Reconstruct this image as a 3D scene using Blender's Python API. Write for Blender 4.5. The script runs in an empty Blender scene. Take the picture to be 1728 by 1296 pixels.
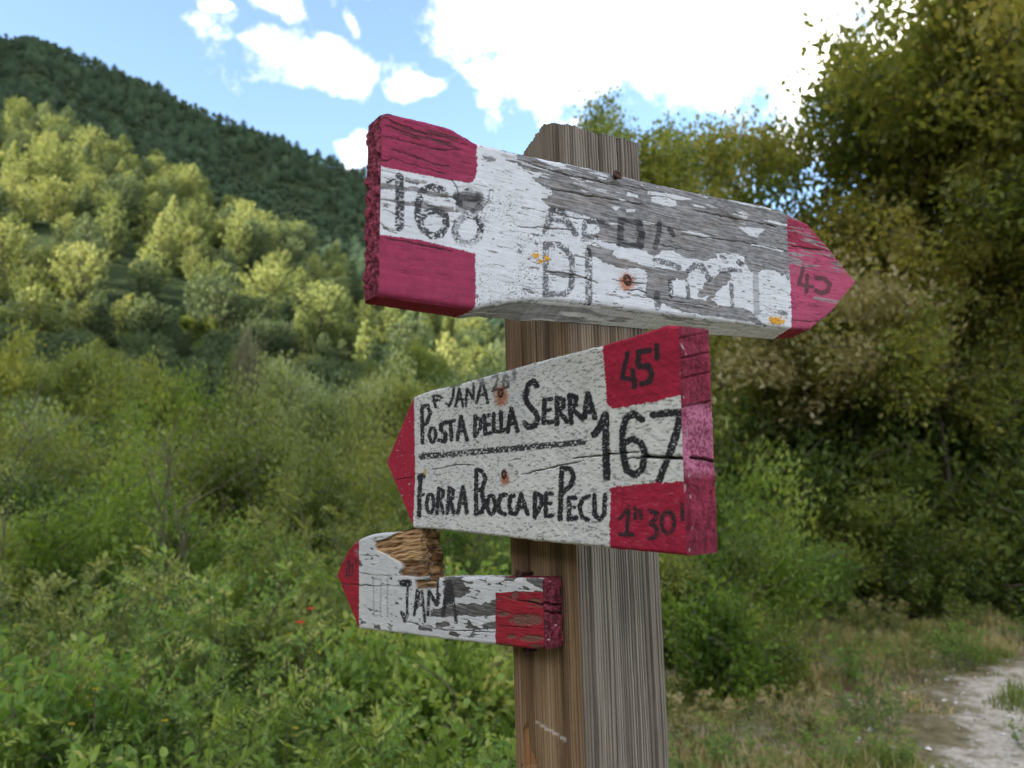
import bpy, math, random
import numpy as np
from mathutils import Vector, Matrix
rng = np.random.default_rng(7)
random.seed(7)
SC = bpy.context.scene
COL = SC.collection

# ------------------------------------------------------------------ camera
F = 1305.0                      # focal length in photo pixels (photo is 1728 wide)
PITCH = math.radians(7.2)
CAM = np.array([0.0, 0.0, 1.5])
RIGHT = np.array([1.0, 0, 0])
FWD = np.array([0, math.cos(PITCH), math.sin(PITCH)])
UPV = np.array([0, -math.sin(PITCH), math.cos(PITCH)])
cam_data = bpy.data.cameras.new('camera')
cam = bpy.data.objects.new('camera', cam_data)
COL.objects.link(cam)
cam.location = CAM
cam.rotation_euler = (math.pi / 2 + PITCH, 0, 0)
cam_data.sensor_width = 36.0
cam_data.lens = 36.0 * F / 1728.0
cam_data.clip_start = 0.02
cam_data.clip_end = 6000.0
cam_data.dof.use_dof = True
cam_data.dof.focus_distance = 0.64
cam_data.dof.aperture_fstop = 9.5
cam_data.dof.aperture_blades = 0
SC.camera = cam

def ray(p):
    p = np.asarray(p, float)
    return ((p[..., 0:1] - 864) / F) * RIGHT + ((648 - p[..., 1:2]) / F) * UPV + FWD

def proj(P):
    d = np.asarray(P) - CAM
    z = d @ FWD
    return np.stack([864 + F * (d @ RIGHT) / z, 648 - F * (d @ UPV) / z], -1)

def unproj(p, P0, n):
    r = ray(p)
    t = ((P0 - CAM) @ n) / (r @ n)
    return CAM + r * t[..., None]

# ------------------------------------------------------------------ light
SUN_EL = math.radians(17.0)
SUN_H = np.array([-0.85, -0.527]); SUN_H /= np.linalg.norm(SUN_H)
TO_SUN = np.array([SUN_H[0] * math.cos(SUN_EL), SUN_H[1] * math.cos(SUN_EL), math.sin(SUN_EL)])
sun_data = bpy.data.lights.new('sun', 'SUN')
sun_data.energy = 5.0
sun_data.angle = math.radians(0.5)
sun_data.color = (1.0, 0.92, 0.78)
sun = bpy.data.objects.new('sun', sun_data)
COL.objects.link(sun)
sun.rotation_euler = Vector(-TO_SUN).to_track_quat('-Z', 'Y').to_euler()
sun.location = (-30, -20, 60)

world = bpy.data.worlds.new('World')
SC.world = world
world.use_nodes = True
SKY_STRENGTH = 0.12
CLOUD_VALUE = 9.6
EXPOSURE = 2.0
SC.render.engine = 'CYCLES'
SC.cycles.max_bounces = 5
SC.cycles.diffuse_bounces = 3
SC.cycles.glossy_bounces = 2
SC.cycles.transmission_bounces = 4
SC.view_settings.view_transform = 'Standard'
SC.view_settings.look = 'None'
SC.view_settings.exposure = EXPOSURE
SC.view_settings.gamma = 1.0
SC.view_settings.use_curve_mapping = False

class NT:
    """small helper to write node trees"""
    def __init__(self, tree):
        self.t = tree
    def n(self, typ, **kw):
        nd = self.t.nodes.new(typ)
        for k, v in kw.items():
            if k == 'ins':
                for kk, vv in v.items():
                    self.put(nd.inputs[kk], vv)
            else:
                setattr(nd, k, v)
        return nd
    def put(self, sock, v):
        if isinstance(v, bpy.types.NodeSocket):
            self.t.links.new(v, sock)
        elif isinstance(v, bpy.types.Node):
            self.t.links.new(v.outputs[0], sock)
        else:
            sock.default_value = v
    def math(self, op, a, b=0.0, c=0.0, clamp=False):
        nd = self.t.nodes.new('ShaderNodeMath')
        nd.operation = op
        nd.use_clamp = clamp
        self.put(nd.inputs[0], a); self.put(nd.inputs[1], b)
        if len(nd.inputs) > 2: self.put(nd.inputs[2], c)
        return nd.outputs[0]
    def vec(self, op, a, b=(0, 0, 0)):
        nd = self.t.nodes.new('ShaderNodeVectorMath')
        nd.operation = op
        self.put(nd.inputs[0], a)
        self.put(nd.inputs[1], b)
        return nd
    def mix(self, fac, a, b, blend='MIX'):
        nd = self.t.nodes.new('ShaderNodeMix')
        nd.data_type = 'RGBA'; nd.blend_type = blend
        self.put(nd.inputs[0], fac); self.put(nd.inputs[6], a); self.put(nd.inputs[7], b)
        return nd.outputs[2]
    def ramp(self, fac, stops, interp='LINEAR'):
        nd = self.t.nodes.new('ShaderNodeValToRGB')
        cr = nd.color_ramp; cr.interpolation = interp
        while len(cr.elements) < len(stops): cr.elements.new(0.5)
        for e, (p, c) in zip(cr.elements, stops):
            e.position = p; e.color = (*c, 1) if len(c) == 3 else c
        self.put(nd.inputs[0], fac)
        return nd.outputs[0]
    def noise(self, vec, scale, detail=3.0, rough=0.55, dist=0.0, dims='3D'):
        nd = self.t.nodes.new('ShaderNodeTexNoise')
        nd.noise_dimensions = dims
        if vec is not None: self.put(nd.inputs['Vector'], vec)
        nd.inputs['Scale'].default_value = scale
        nd.inputs['Detail'].default_value = detail
        nd.inputs['Roughness'].default_value = rough
        nd.inputs['Distortion'].default_value = dist
        return nd.outputs[0]

def build_world():
    t = world.node_tree
    for nd in list(t.nodes): t.nodes.remove(nd)
    N = NT(t)
    out = N.n('ShaderNodeOutputWorld')
    bg = N.n('ShaderNodeBackground')
    bg.inputs[1].default_value = SKY_STRENGTH
    t.links.new(bg.outputs[0], out.inputs[0])
    sky = N.n('ShaderNodeTexSky')
    sky.sky_type = 'NISHITA'
    sky.sun_disc = False
    sky.sun_elevation = SUN_EL
    # Nishita: rotation 0 = sun towards +Y, positive turns clockwise seen from above
    sky.sun_rotation = math.atan2(TO_SUN[0], TO_SUN[1])
    sky.altitude = 300.0
    sky.air_density = 1.0
    sky.dust_density = 0.8
    sky.ozone_density = 2.4
    tc = N.n('ShaderNodeTexCoord')
    d = tc.outputs['Generated']
    # project the direction on a cloud layer so that clouds flatten towards the horizon
    warp = N.n('ShaderNodeTexNoise'); warp.inputs['Scale'].default_value = 6.0; warp.inputs['Detail'].default_value = 3.0
    warp.inputs['Roughness'].default_value = 0.6
    t.links.new(d, warp.inputs['Vector'])
    off = N.vec('SUBTRACT', warp.outputs[1], (0.5, 0.5, 0.5))
    offs = N.vec('MULTIPLY', off.outputs[0], (0.09, 0.09, 0.09))
    dw = N.vec('ADD', d, offs.outputs[0]).outputs[0]
    blobs = [  # photo pixel, half size in pixels
        (1060, 40, 280, 120), (1230, 90, 180, 90), (900, 130, 110, 70), (1330, 20, 260, 120), (1560, 40, 300, 140), (1130, -160, 420, 220),
        (540, 105, 84, 34), (600, 135, 40, 34), (470, 92, 36, 14), (598, 50, 20, 28), (705, 140, 42, 20),
        (470, 4, 46, 16), (355, 8, 24, 8), (625, 262, 34, 36), (845, 50, 60, 50)]
    field = None
    for (px, py, hx, hy) in blobs:
        c = ray(np.array([px, py], float)); c /= np.linalg.norm(c)
        rx = hx / F; ry = hy / F
        dd = N.vec('SUBTRACT', dw, tuple(c))
        sc = N.vec('MULTIPLY', dd.outputs[0], (1 / rx, 1 / rx, 1 / ry))
        ln = N.vec('LENGTH', sc.outputs[0]).outputs['Value']
        v = N.math('SUBTRACT', 1.0, ln)
        v = N.math('MAXIMUM', v, -0.6)
        field = v if field is None else N.math('SMOOTH_MAX', field, v, 0.25)
    # clouds over the rest of the sky, the same kind of broken cumulus
    sep = N.n('ShaderNodeSeparateXYZ'); t.links.new(d, sep.inputs[0])
    den = N.math('ADD', N.math('MAXIMUM', sep.outputs[2], 0.0), 0.28)
    lay = N.vec('DIVIDE', dw, None if False else (1, 1, 1))
    cmb = N.n('ShaderNodeCombineXYZ'); 
    for i in range(3): t.links.new(den, cmb.inputs[i])
    t.links.new(cmb.outputs[0], lay.inputs[1])
    big = N.noise(lay.outputs[0], 2.2, 3.0, 0.5)
    other = N.math('MULTIPLY', N.math('SUBTRACT', big, 0.47), 5.0)
    # in the piece of sky the photograph shows the cloud positions are known
    cen = ray(np.array([760., 160.])); cen /= np.linalg.norm(cen)
    dist = N.vec('DISTANCE', d, tuple(cen)).outputs['Value']
    near = N.n('ShaderNodeMapRange'); near.inputs[1].default_value = 0.62; near.inputs[2].default_value = 0.85
    t.links.new(dist, near.inputs[0])
    f2 = N.math('MAXIMUM', field, N.math('SUBTRACT', other, N.math('MULTIPLY', N.math('SUBTRACT', 1.0, near.outputs[0]), 4.0)))
    fine = N.noise(d, 11.0, 5.0, 0.62)
    f3 = N.math('ADD', f2, N.math('MULTIPLY', N.math('SUBTRACT', fine, 0.5), 3.6))
    mr = N.n('ShaderNodeMapRange', interpolation_type='SMOOTHSTEP')
    mr.inputs[1].default_value = -0.45; mr.inputs[2].default_value = 0.75
    t.links.new(f3, mr.inputs[0])
    mask = N.math('MAXIMUM', N.math('POWER', mr.outputs[0], 2.4), 0.014)   # a thin veil of high haze everywhere
    # grey bellies where the cloud is thick
    shade = N.noise(d, 6.0, 2.0, 0.55)
    thick = N.n('ShaderNodeMapRange'); thick.inputs[1].default_value = 0.5; thick.inputs[2].default_value = 0.66
    t.links.new(shade, thick.inputs[0])
    th2 = N.math('MULTIPLY', thick.outputs[0], mr.outputs[0])
    ccol = N.mix(th2, (CLOUD_VALUE * 1.25, CLOUD_VALUE * 1.17, CLOUD_VALUE * 1.02, 1), (CLOUD_VALUE * 0.27, CLOUD_VALUE * 0.265, CLOUD_VALUE * 0.28, 1))
    col = N.mix(mask, sky.outputs[0], ccol)
    t.links.new(col, bg.inputs[0])
build_world()

# ------------------------------------------------------------------ helpers
def vnoise(x, y, seed=0):
    xi = np.floor(x).astype(np.int64); yi = np.floor(y).astype(np.int64)
    fx = x - xi; fy = y - yi
    fx = fx * fx * (3 - 2 * fx); fy = fy * fy * (3 - 2 * fy)
    def h(a, b):
        n = (a * 374761393 + b * 668265263 + seed * 982451653) & 0xFFFFFFFF
        n = ((n ^ (n >> 13)) * 1274126177) & 0xFFFFFFFF
        n = n ^ (n >> 16)
        return (n & 0xFFFF) / 65535.0
    a = h(xi, yi); b = h(xi + 1, yi); c = h(xi, yi + 1); d = h(xi + 1, yi + 1)
    return (a * (1 - fx) + b * fx) * (1 - fy) + (c * (1 - fx) + d * fx) * fy

def fbm(x, y, seed=0, oct=3):
    s = 0.0; a = 0.5; tot = 0
    for i in range(oct):
        s = s + a * vnoise(x * 2 ** i, y * 2 ** i, seed + i * 17); tot += a; a *= 0.5
    return s / tot

def sstep(a, b, x):
    t = np.clip((x - a) / (b - a), 0, 1)
    return t * t * (3 - 2 * t)

def mesh_np(name, verts, faces, smooth=False, attrs=None, cols=None):
    """faces: (n,3) or (n,4) int array or a list of such arrays"""
    me = bpy.data.meshes.new(name)
    if not isinstance(faces, (list, tuple)): faces = [faces]
    faces = [np.asarray(f, np.int32) for f in faces if len(f)]
    verts = np.asarray(verts, np.float32)
    me.vertices.add(len(verts)); me.vertices.foreach_set('co', verts.ravel())
    nl = sum(f.size for f in faces); npoly = sum(len(f) for f in faces)
    me.loops.add(nl); me.polygons.add(npoly)
    me.loops.foreach_set('vertex_index', np.concatenate([f.ravel() for f in faces]))
    tot = np.concatenate([np.full(len(f), f.shape[1], np.int32) for f in faces])
    st = np.concatenate([[0], np.cumsum(tot)[:-1]]).astype(np.int32)
    me.polygons.foreach_set('loop_start', st)
    me.polygons.foreach_set('loop_total', tot)
    me.polygons.foreach_set('use_smooth', np.full(npoly, smooth, bool))
    me.update(calc_edges=True)
    for k, v in (attrs or {}).items():
        a = me.attributes.new(k, 'FLOAT', 'POINT'); a.data.foreach_set('value', np.asarray(v, np.float32))
    for k, v in (cols or {}).items():
        a = me.attributes.new(k, 'FLOAT_COLOR', 'POINT')
        c = np.ones((len(verts), 4), np.float32); c[:, :3] = v
        a.data.foreach_set('color', c.ravel())
    return me

def obj(name, data, parent=None, mat=None, loc=None, rot=None, scale=None, **props):
    o = bpy.data.objects.new(name, data)
    COL.objects.link(o)
    if parent is not None: o.parent = parent
    if mat is not None and data is not None and not data.materials: data.materials.append(mat)
    if loc is not None: o.location = loc
    if rot is not None: o.rotation_euler = rot
    if scale is not None: o.scale = scale
    for k, v in props.items(): o[k] = v
    return o

def grid_faces(nr, nc, off=0, flip=False):
    i = np.arange(nr - 1)[:, None] * nc + np.arange(nc - 1)[None, :] + off
    f = np.stack([i, i + 1, i + nc + 1, i + nc], -1).reshape(-1, 4)
    return f[:, ::-1] if flip else f

def new_mat(name):
    m = bpy.data.materials.new(name); m.use_nodes = True
    t = m.node_tree
    for nd in list(t.nodes): t.nodes.remove(nd)
    N = NT(t)
    out = N.n('ShaderNodeOutputMaterial')
    return m, N, out

def tubes(paths, sides=5):
    """paths: list of (points (k,3), radii (k,)) -> verts, faces"""
    V = []; Fq = []; base = 0
    for P, R in paths:
        P = np.asarray(P, float); R = np.asarray(R, float); k = len(P)
        T = np.gradient(P, axis=0); T /= (np.linalg.norm(T, axis=1, keepdims=True) + 1e-9)
        ref = np.where(np.abs(T[:, 2:3]) > 0.9, np.array([[1., 0, 0]]), np.array([[0, 0, 1.]]))
        B = np.cross(T, ref); B /= (np.linalg.norm(B, axis=1, keepdims=True) + 1e-9)
        C = np.cross(B, T)
        a = np.linspace(0, 2 * np.pi, sides, endpoint=False)
        ring = P[:, None, :] + R[:, None, None] * (np.cos(a)[None, :, None] * B[:, None, :] + np.sin(a)[None, :, None] * C[:, None, :])
        V.append(ring.reshape(-1, 3))
        for i in range(k - 1):
            for j in range(sides):
                j2 = (j + 1) % sides
                Fq.append((base + i * sides + j, base + i * sides + j2, base + (i + 1) * sides + j2, base + (i + 1) * sides + j))
        base += k * sides
    return np.concatenate(V), np.array(Fq, np.int32)
# ------------------------------------------------------------------ terrain
def height(x, y):
    x = np.asarray(x, float); y = np.asarray(y, float)
    r = np.hypot(x, y)
    # the verge and the track are level, the bank on the left falls away into the valley
    h = -1.0 * sstep(-1.5, -14, x - 0.10 * y) - 0.9 * sstep(10, 45, y) * sstep(14, -8, x)
    h = h + 0.10 * (fbm(x * .35, y * .35, 201, 3) - .5) * sstep(1.0, 4.0, r) + 1.5 * (fbm(x * .03, y * .03, 203) - .5) * sstep(20, 60, r)
    yy = np.maximum(y, 1.0)
    w = np.clip(x / yy, -3, 3)
    fw = sstep(2.4, 1.0, np.abs(w)) * sstep(38, 75, y)
    e1 = np.interp(w, [-1.6, -.66, -.4, -.2, 0, .2, .6, 1.2], [.20, .165, .13, .085, .06, .06, .08, .1])
    e2 = np.interp(w, [-1.6, -.66, -.39, -.2, 0, .2, .5, 1.2], [.60, .495, .370, .262, .16, .10, .10, .12])
    e3 = np.interp(w, [-1.6, -.66, -.45, -.3, -.17, 0, .2, .5, 1.2], [.72, .612, .520, .452, .402, .325, .23, .14, .14])
    z1 = e1 * 110; z2 = e2 * 260; z3 = e3 * 650
    k = lambda a, b: sstep(a, b, y)
    hz = z1 * np.clip((y - 55) / 55, 0, 1) ** 1.3
    hz = hz + (z2 - z1) * np.clip((y - 110) / 150, 0, 1) ** 0.92
    hz = hz - 0.12 * z2 * np.clip((y - 262) / 80, 0, 1)
    hz = hz + (z3 - .88 * z2) * np.clip((y - 342) / 308, 0, 1)
    hz = hz - 0.25 * z3 * np.clip((y - 660) / 600, 0, 1)
    hz = hz + 34 * (fbm(x * .0075, y * .004, 207, 3) - .5) * sstep(330, 420, y) * sstep(660, 560, y)
    h = h + hz * fw + 9 * (fbm(x * .011, y * .011, 205, 3) - .5) * sstep(90, 200, y) * fw
    # added unseen hill behind the camera, shaped to keep foreground and valley in shade
    al = x * SUN_H[0] + y * SUN_H[1]; v = x * (-SUN_H[1] * -1) * 0 + (x * -0.527 + y * 0.85)
    pa = np.exp(-((al - 165) / 62) ** 2)
    prof = np.interp(v, [-420, -260, -120, 60, 125, 165, 235, 330, 420], [25, 60, 92, 92, 84, 52, 40, 25, 25])
    h = h + pa * prof * sstep(-520, -300, v) * sstep(520, 380, v)
    # added mountain out of frame left, raised to shade the far ridge
    h = np.maximum(h, 560 * np.exp(-((al - 380) / 170) ** 2) * sstep(330, 560, v) * sstep(1500, 1000, v))
    return h

def ground_mat():
    m, N, out = new_mat('ground_cover')
    g = N.n('ShaderNodeNewGeometry'); p = g.outputs['Position']
    n1 = N.noise(p, 1.3, 6.0, .6); n2 = N.noise(p, 9.0, 5.0, .65); n3 = N.noise(p, 0.25, 4.0)
    a = N.ramp(n2, [(.3, (.13, .105, .065)), (.5, (.26, .21, .135)), (.68, (.44, .36, .25))])
    b = N.ramp(n2, [(.3, (.04, .06, .018)), (.7, (.14, .17, .055))])
    fac = N.ramp(n1, [(.42, (0, 0, 0)), (.6, (1, 1, 1))])
    near = N.mix(fac, a, b)
    d = N.vec('LENGTH', p).outputs['Value']
    far = N.n('ShaderNodeMapRange'); far.inputs[1].default_value = 18; far.inputs[2].default_value = 45; N.put(far.inputs[0], d)
    forest = N.ramp(N.noise(p, .12, 6.0, .7), [(.35, (.012, .020, .008)), (.65, (.035, .050, .018))])
    col = N.mix(far.outputs[0], near, forest)
    bs = N.n('ShaderNodeBsdfPrincipled'); N.put(bs.inputs['Base Color'], col); bs.inputs['Roughness'].default_value = .95; bs.inputs['Specular IOR Level'].default_value = .1
    bp = N.n('ShaderNodeBump'); bp.inputs['Strength'].default_value = .8; bp.inputs['Distance'].default_value = .05
    N.put(bp.inputs['Height'], N.noise(p, 14.0, 6.0, .7)); N.put(bs.inputs['Normal'], bp.outputs[0])
    N.put(out.inputs[0], bs.outputs[0])
    return m

def build_ground():
    na = 420; rad = np.concatenate([[0.0], np.geomspace(.4, 2200, 230)])
    a = np.linspace(0, 2 * np.pi, na, endpoint=False)
    X = rad[:, None] * np.sin(a)[None, :]; Y = rad[:, None] * np.cos(a)[None, :]
    Z = height(X, Y)
    P = np.stack([X, Y, Z], -1)
    nr = len(rad)
    i = np.arange(nr - 1)[:, None] * na + np.arange(na)[None, :]
    j = np.arange(nr - 1)[:, None] * na + (np.arange(na)[None, :] + 1) % na
    f = np.stack([i, i + na, j + na, j], -1).reshape(-1, 4)[:, ::-1]
    me = mesh_np('ground', P.reshape(-1, 3), f, True)
    obj('ground', me, mat=ground_mat(), kind='structure')
build_ground()

TRACK_C = np.array([(2.2, -6), (2.8, -2), (3.2, 1.2), (3.5, 3.2), (4.3, 4.9), (5.9, 6.1), (9, 6.9), (14, 7.4), (22, 7.6)], float)
def track_dist(x, y):
    return seg_dist_np(x, y, TRACK_C)
def seg_dist_np(x, y, pts):
    d = np.full(np.shape(x), 1e9)
    for (ax, ay), (bx, by) in zip(pts[:-1], pts[1:]):
        vx, vy = bx - ax, by - ay
        t = np.clip(((x - ax) * vx + (y - ay) * vy) / (vx * vx + vy * vy), 0, 1)
        d = np.minimum(d, np.hypot(x - ax - t * vx, y - ay - t * vy))
    return d

def build_track():
    gx = np.arange(.6, 20, .07); gy = np.arange(-4, 10, .07)
    X, Y = np.meshgrid(gx, gy, indexing='ij')
    d = track_dist(X, Y) + 1.1 * (fbm(X * .9, Y * .9, 211, 4) - .5)
    keep = d < 2.3
    cell = keep[:-1, :-1] & keep[1:, :-1] & keep[:-1, 1:] & keep[1:, 1:]
    idx = np.arange(X.size).reshape(X.shape)
    f = np.stack([idx[:-1, :-1], idx[1:, :-1], idx[1:, 1:], idx[:-1, 1:]], -1)[cell]
    used, inv = np.unique(f, return_inverse=True)
    Z = height(X, Y) + .006 + .035 * (fbm(X * 1.4, Y * 1.4, 212, 4) - .35) * sstep(1.9, 1.0, d)
    P = np.stack([X, Y, Z], -1).reshape(-1, 3)[used]
    m, N, out = new_mat('white_gravel_track')
    g = N.n('ShaderNodeNewGeometry'); p = g.outputs['Position']
    ed = N.n('ShaderNodeAttribute', attribute_name='edge')
    n2 = N.noise(p, 34.0, 6.0, .7); n1 = N.noise(p, 2.6, 6.0, .68); n3 = N.noise(p, 11.0, 5.0, .7)
    a = N.ramp(n2, [(.3, (.36, .30, .24)), (.5, (.58, .50, .42)), (.7, (.76, .69, .61))])
    b = N.ramp(n3, [(.3, (.085, .072, .040)), (.5, (.19, .16, .085)), (.7, (.33, .27, .175))])
    fac = N.math('ADD', N.math('MULTIPLY', ed.outputs['Fac'], 1.0), N.math('MULTIPLY', N.math('SUBTRACT', n1, .5), 2.2))
    fac = N.math('ADD', fac, N.math('MULTIPLY', N.math('SUBTRACT', n3, .5), 1.2))
    mr = N.n('ShaderNodeMapRange', interpolation_type='SMOOTHSTEP'); mr.inputs[1].default_value = .36; mr.inputs[2].default_value = .85; N.put(mr.inputs[0], fac)
    bs = N.n('ShaderNodeBsdfPrincipled'); N.put(bs.inputs['Base Color'], N.mix(mr.outputs[0], a, b)); bs.inputs['Roughness'].default_value = 1.0; bs.inputs['Specular IOR Level'].default_value = .05
    bp = N.n('ShaderNodeBump'); bp.inputs['Strength'].default_value = 1.0; bp.inputs['Distance'].default_value = .03
    N.put(bp.inputs['Height'], n2); N.put(bs.inputs['Normal'], bp.outputs[0])
    N.put(out.inputs[0], bs.outputs[0])
    edge = sstep(.7, 1.9, d).reshape(-1)[used]
    obj('track', mesh_np('track', P, inv.reshape(-1, 4), True, attrs={'edge': edge}), mat=m, kind='structure')
build_track()

# ------------------------------------------------------------------ foliage
def foliage_mat(name, stops, trans=.35, rough=.5, vary=.35, spec=.3):
    """leaf colour by the leaf's own random tint, shifted a little from plant to plant"""
    m, N, out = new_mat(name)
    at = N.n('ShaderNodeAttribute', attribute_name='tint')
    oi = N.n('ShaderNodeObjectInfo')
    f = N.math('ADD', at.outputs['Fac'], N.math('MULTIPLY', N.math('SUBTRACT', oi.outputs['Random'], .5), vary), clamp=True)
    c = N.ramp(f, stops)
    b = N.n('ShaderNodeBsdfPrincipled'); N.put(b.inputs['Base Color'], c)
    b.inputs['Roughness'].default_value = rough; b.inputs['Specular IOR Level'].default_value = spec
    tr = N.n('ShaderNodeBsdfTranslucent')
    N.put(tr.inputs[0], N.mix(1.0, c, (1.25, 1.15, .55, 1), 'MULTIPLY'))
    mx = N.n('ShaderNodeMixShader'); mx.inputs[0].default_value = trans
    N.put(mx.inputs[1], b.outputs[0]); N.put(mx.inputs[2], tr.outputs[0])
    N.put(out.inputs[0], mx.outputs[0])
    return m

def bark_mat(name, a, b):
    m, N, out = new_mat(name)
    tc = N.n('ShaderNodeTexCoord')
    mp = N.n('ShaderNodeMapping'); mp.inputs['Scale'].default_value = (1, 1, .25); N.put(mp.inputs['Vector'], tc.outputs['Object'])
    n = N.noise(mp.outputs[0], 28.0, 5.0, .65)
    bs = N.n('ShaderNodeBsdfPrincipled'); N.put(bs.inputs['Base Color'], N.ramp(n, [(.3, a), (.7, b)])); bs.inputs['Roughness'].default_value = .9
    bp = N.n('ShaderNodeBump'); bp.inputs['Strength'].default_value = .7; bp.inputs['Distance'].default_value = .02
    N.put(bp.inputs['Height'], n); N.put(bs.inputs['Normal'], bp.outputs[0])
    N.put(out.inputs[0], bs.outputs[0])
    return m

M_BARK = bark_mat('grey_brown_bark', (.028, .022, .016), (.11, .09, .068))
M_STEM = bark_mat('thin_stem_bark', (.05, .04, .025), (.13, .11, .07))
FOL = {
    'oak': foliage_mat('oak_leaves', [(0, (.090, .135, .034)), (.42, (.215, .250, .065)), (.72, (.34, .33, .10)), (1, (.48, .40, .17))], .60),
    'oakgreen': foliage_mat('green_oak_leaves', [(0, (.050, .092, .022)), (.5, (.170, .220, .055)), (1, (.36, .37, .10))], .55),
    'dry': foliage_mat('dry_cream_leaves', [(0, (.13, .15, .05)), (.35, (.26, .25, .11)), (.7, (.45, .39, .22)), (1, (.62, .54, .37))], .45),
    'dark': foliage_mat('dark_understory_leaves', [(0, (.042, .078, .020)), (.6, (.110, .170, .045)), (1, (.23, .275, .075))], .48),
    'bright': foliage_mat('bright_green_leaves', [(0, (.055, .105, .020)), (.45, (.150, .235, .038)), (.8, (.255, .335, .065)), (1, (.38, .42, .11))], .5),
    'weed': foliage_mat('feathery_green_leaves', [(0, (.058, .120, .026)), (.5, (.170, .285, .062)), (.85, (.30, .40, .095)), (1, (.42, .43, .14))], .5),
    'olive': foliage_mat('olive_green_leaves', [(0, (.070, .100, .026)), (.5, (.190, .240, .066)), (1, (.38, .40, .14))], .5),
    'willow': foliage_mat('grey_green_leaves', [(0, (.070, .110, .040)), (.5, (.215, .270, .120)), (1, (.44, .48, .25))], .45),
    'pine': foliage_mat('yellow_green_pine_needles', [(0, (.070, .105, .030)), (.5, (.190, .235, .070)), (1, (.36, .38, .135))], .2, .6, .5),
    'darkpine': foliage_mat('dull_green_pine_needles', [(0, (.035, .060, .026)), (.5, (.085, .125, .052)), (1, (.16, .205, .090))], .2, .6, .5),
    'far': foliage_mat('haze_tinted_wood_leaves', [(0, (.050, .090, .058)), (.5, (.095, .152, .098)), (1, (.155, .225, .140))], .2, .7, .6),  # pale bluish green stands in for haze over the far ridge
    'reed': foliage_mat('pale_dead_creeper', [(0, (0.084, 0.091, 0.042)), (.5, (0.168, 0.168, 0.091)), (1, (0.294, 0.273, 0.168))], .25, .7, .2),
    'grass': foliage_mat('verge_grass', [(0, (.08, .125, .028)), (.35, (.18, .22, .055)), (.6, (.33, .285, .12)), (1, (.52, .41, .24))], .4, .6, .2),
    'flower_red': foliage_mat('red_petals', [(0, (0.500, 0.050, 0.020)), (1, (0.700, 0.120, 0.050))], .3),
    'flower_yellow': foliage_mat('yellow_petals', [(0, (0.500, 0.330, 0.020)), (1, (0.650, 0.500, 0.040))], .3),
}

def leaf_mesh(name, C, T, size, aspect=.55, fold=.18, tint=None, up=.35, six=False, seed=0):
    """C centres, T leaf axis; one folded blade per centre"""
    g = np.random.default_rng(seed)
    n = len(C)
    T = T / (np.linalg.norm(T, axis=1, keepdims=True) + 1e-9)
    r = g.normal(size=(n, 3)); r[:, 2] = np.abs(r[:, 2]) + up
    B = np.cross(T, r); B /= (np.linalg.norm(B, axis=1, keepdims=True) + 1e-9)
    Nn = np.cross(B, T)
    L = np.asarray(size) * np.ones(n); L = L[:, None]; W = L * aspect
    if not six:
        v = np.stack([C - T * L * .5, C + B * W * .5 + Nn * W * fold, C + T * L * .5, C - B * W * .5 + Nn * W * fold], 1)
        f = np.arange(n * 4, dtype=np.int32).reshape(-1, 4)
        k = 4
    else:
        v = np.stack([C - T * L * .5, C + B * W * .42 - T * L * .15 + Nn * W * fold, C + B * W * .36 + T * L * .22 + Nn * W * fold, C + T * L * .5 - Nn * L * .12, C - B * W * .36 + T * L * .22 + Nn * W * fold, C - B * W * .42 - T * L * .15 + Nn * W * fold], 1)
        b = np.arange(n, dtype=np.int32)[:, None] * 6
        f = np.concatenate([b + np.array([[0, 1, 2, 3]]), b + np.array([[0, 3, 4, 5]])])
        k = 6
    if tint is None: tint = g.random(n)
    return mesh_np(name, v.reshape(-1, 3), f, False, attrs={'tint': np.repeat(tint, k)})

def skeleton(trunk, targets, seed=0, r_leaf=.006, power=.42, sag=.1):
    """grow branches from the trunk to every target, joining the nearest existing wood"""
    g = np.random.default_rng(seed)
    pts = [p for p in trunk]; par = [-1] + list(range(len(trunk) - 1)); 
    order = np.argsort(np.linalg.norm(targets - trunk[-1], axis=1) + .25 * g.random(len(targets)))
    for t in targets[order]:
        A = np.array(pts)
        d = np.linalg.norm(A - t, axis=1) + .5 * np.maximum(A[:, 2] - t[2] + .15, 0)
        b = int(np.argmin(d)); s = A[b]
        L = np.linalg.norm(t - s); k = max(2, int(L / .45) + 1)
        prev = b
        side = g.normal(size=3) * L * .07
        for q in np.linspace(0, 1, k + 1)[1:]:
            p = s + (t - s) * q + side * math.sin(math.pi * q) + np.array([0, 0, sag * L * math.sin(math.pi * q) * .6])
            pts.append(p); par.append(prev); prev = len(pts) - 1
    P = np.array(pts); cnt = np.ones(len(P))
    for i in range(len(P) - 1, 0, -1):
        if par[i] >= 0: cnt[par[i]] += cnt[i] * (1 if True else 0)
    R = r_leaf * cnt ** power
    return P, np.array(par), R

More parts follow.
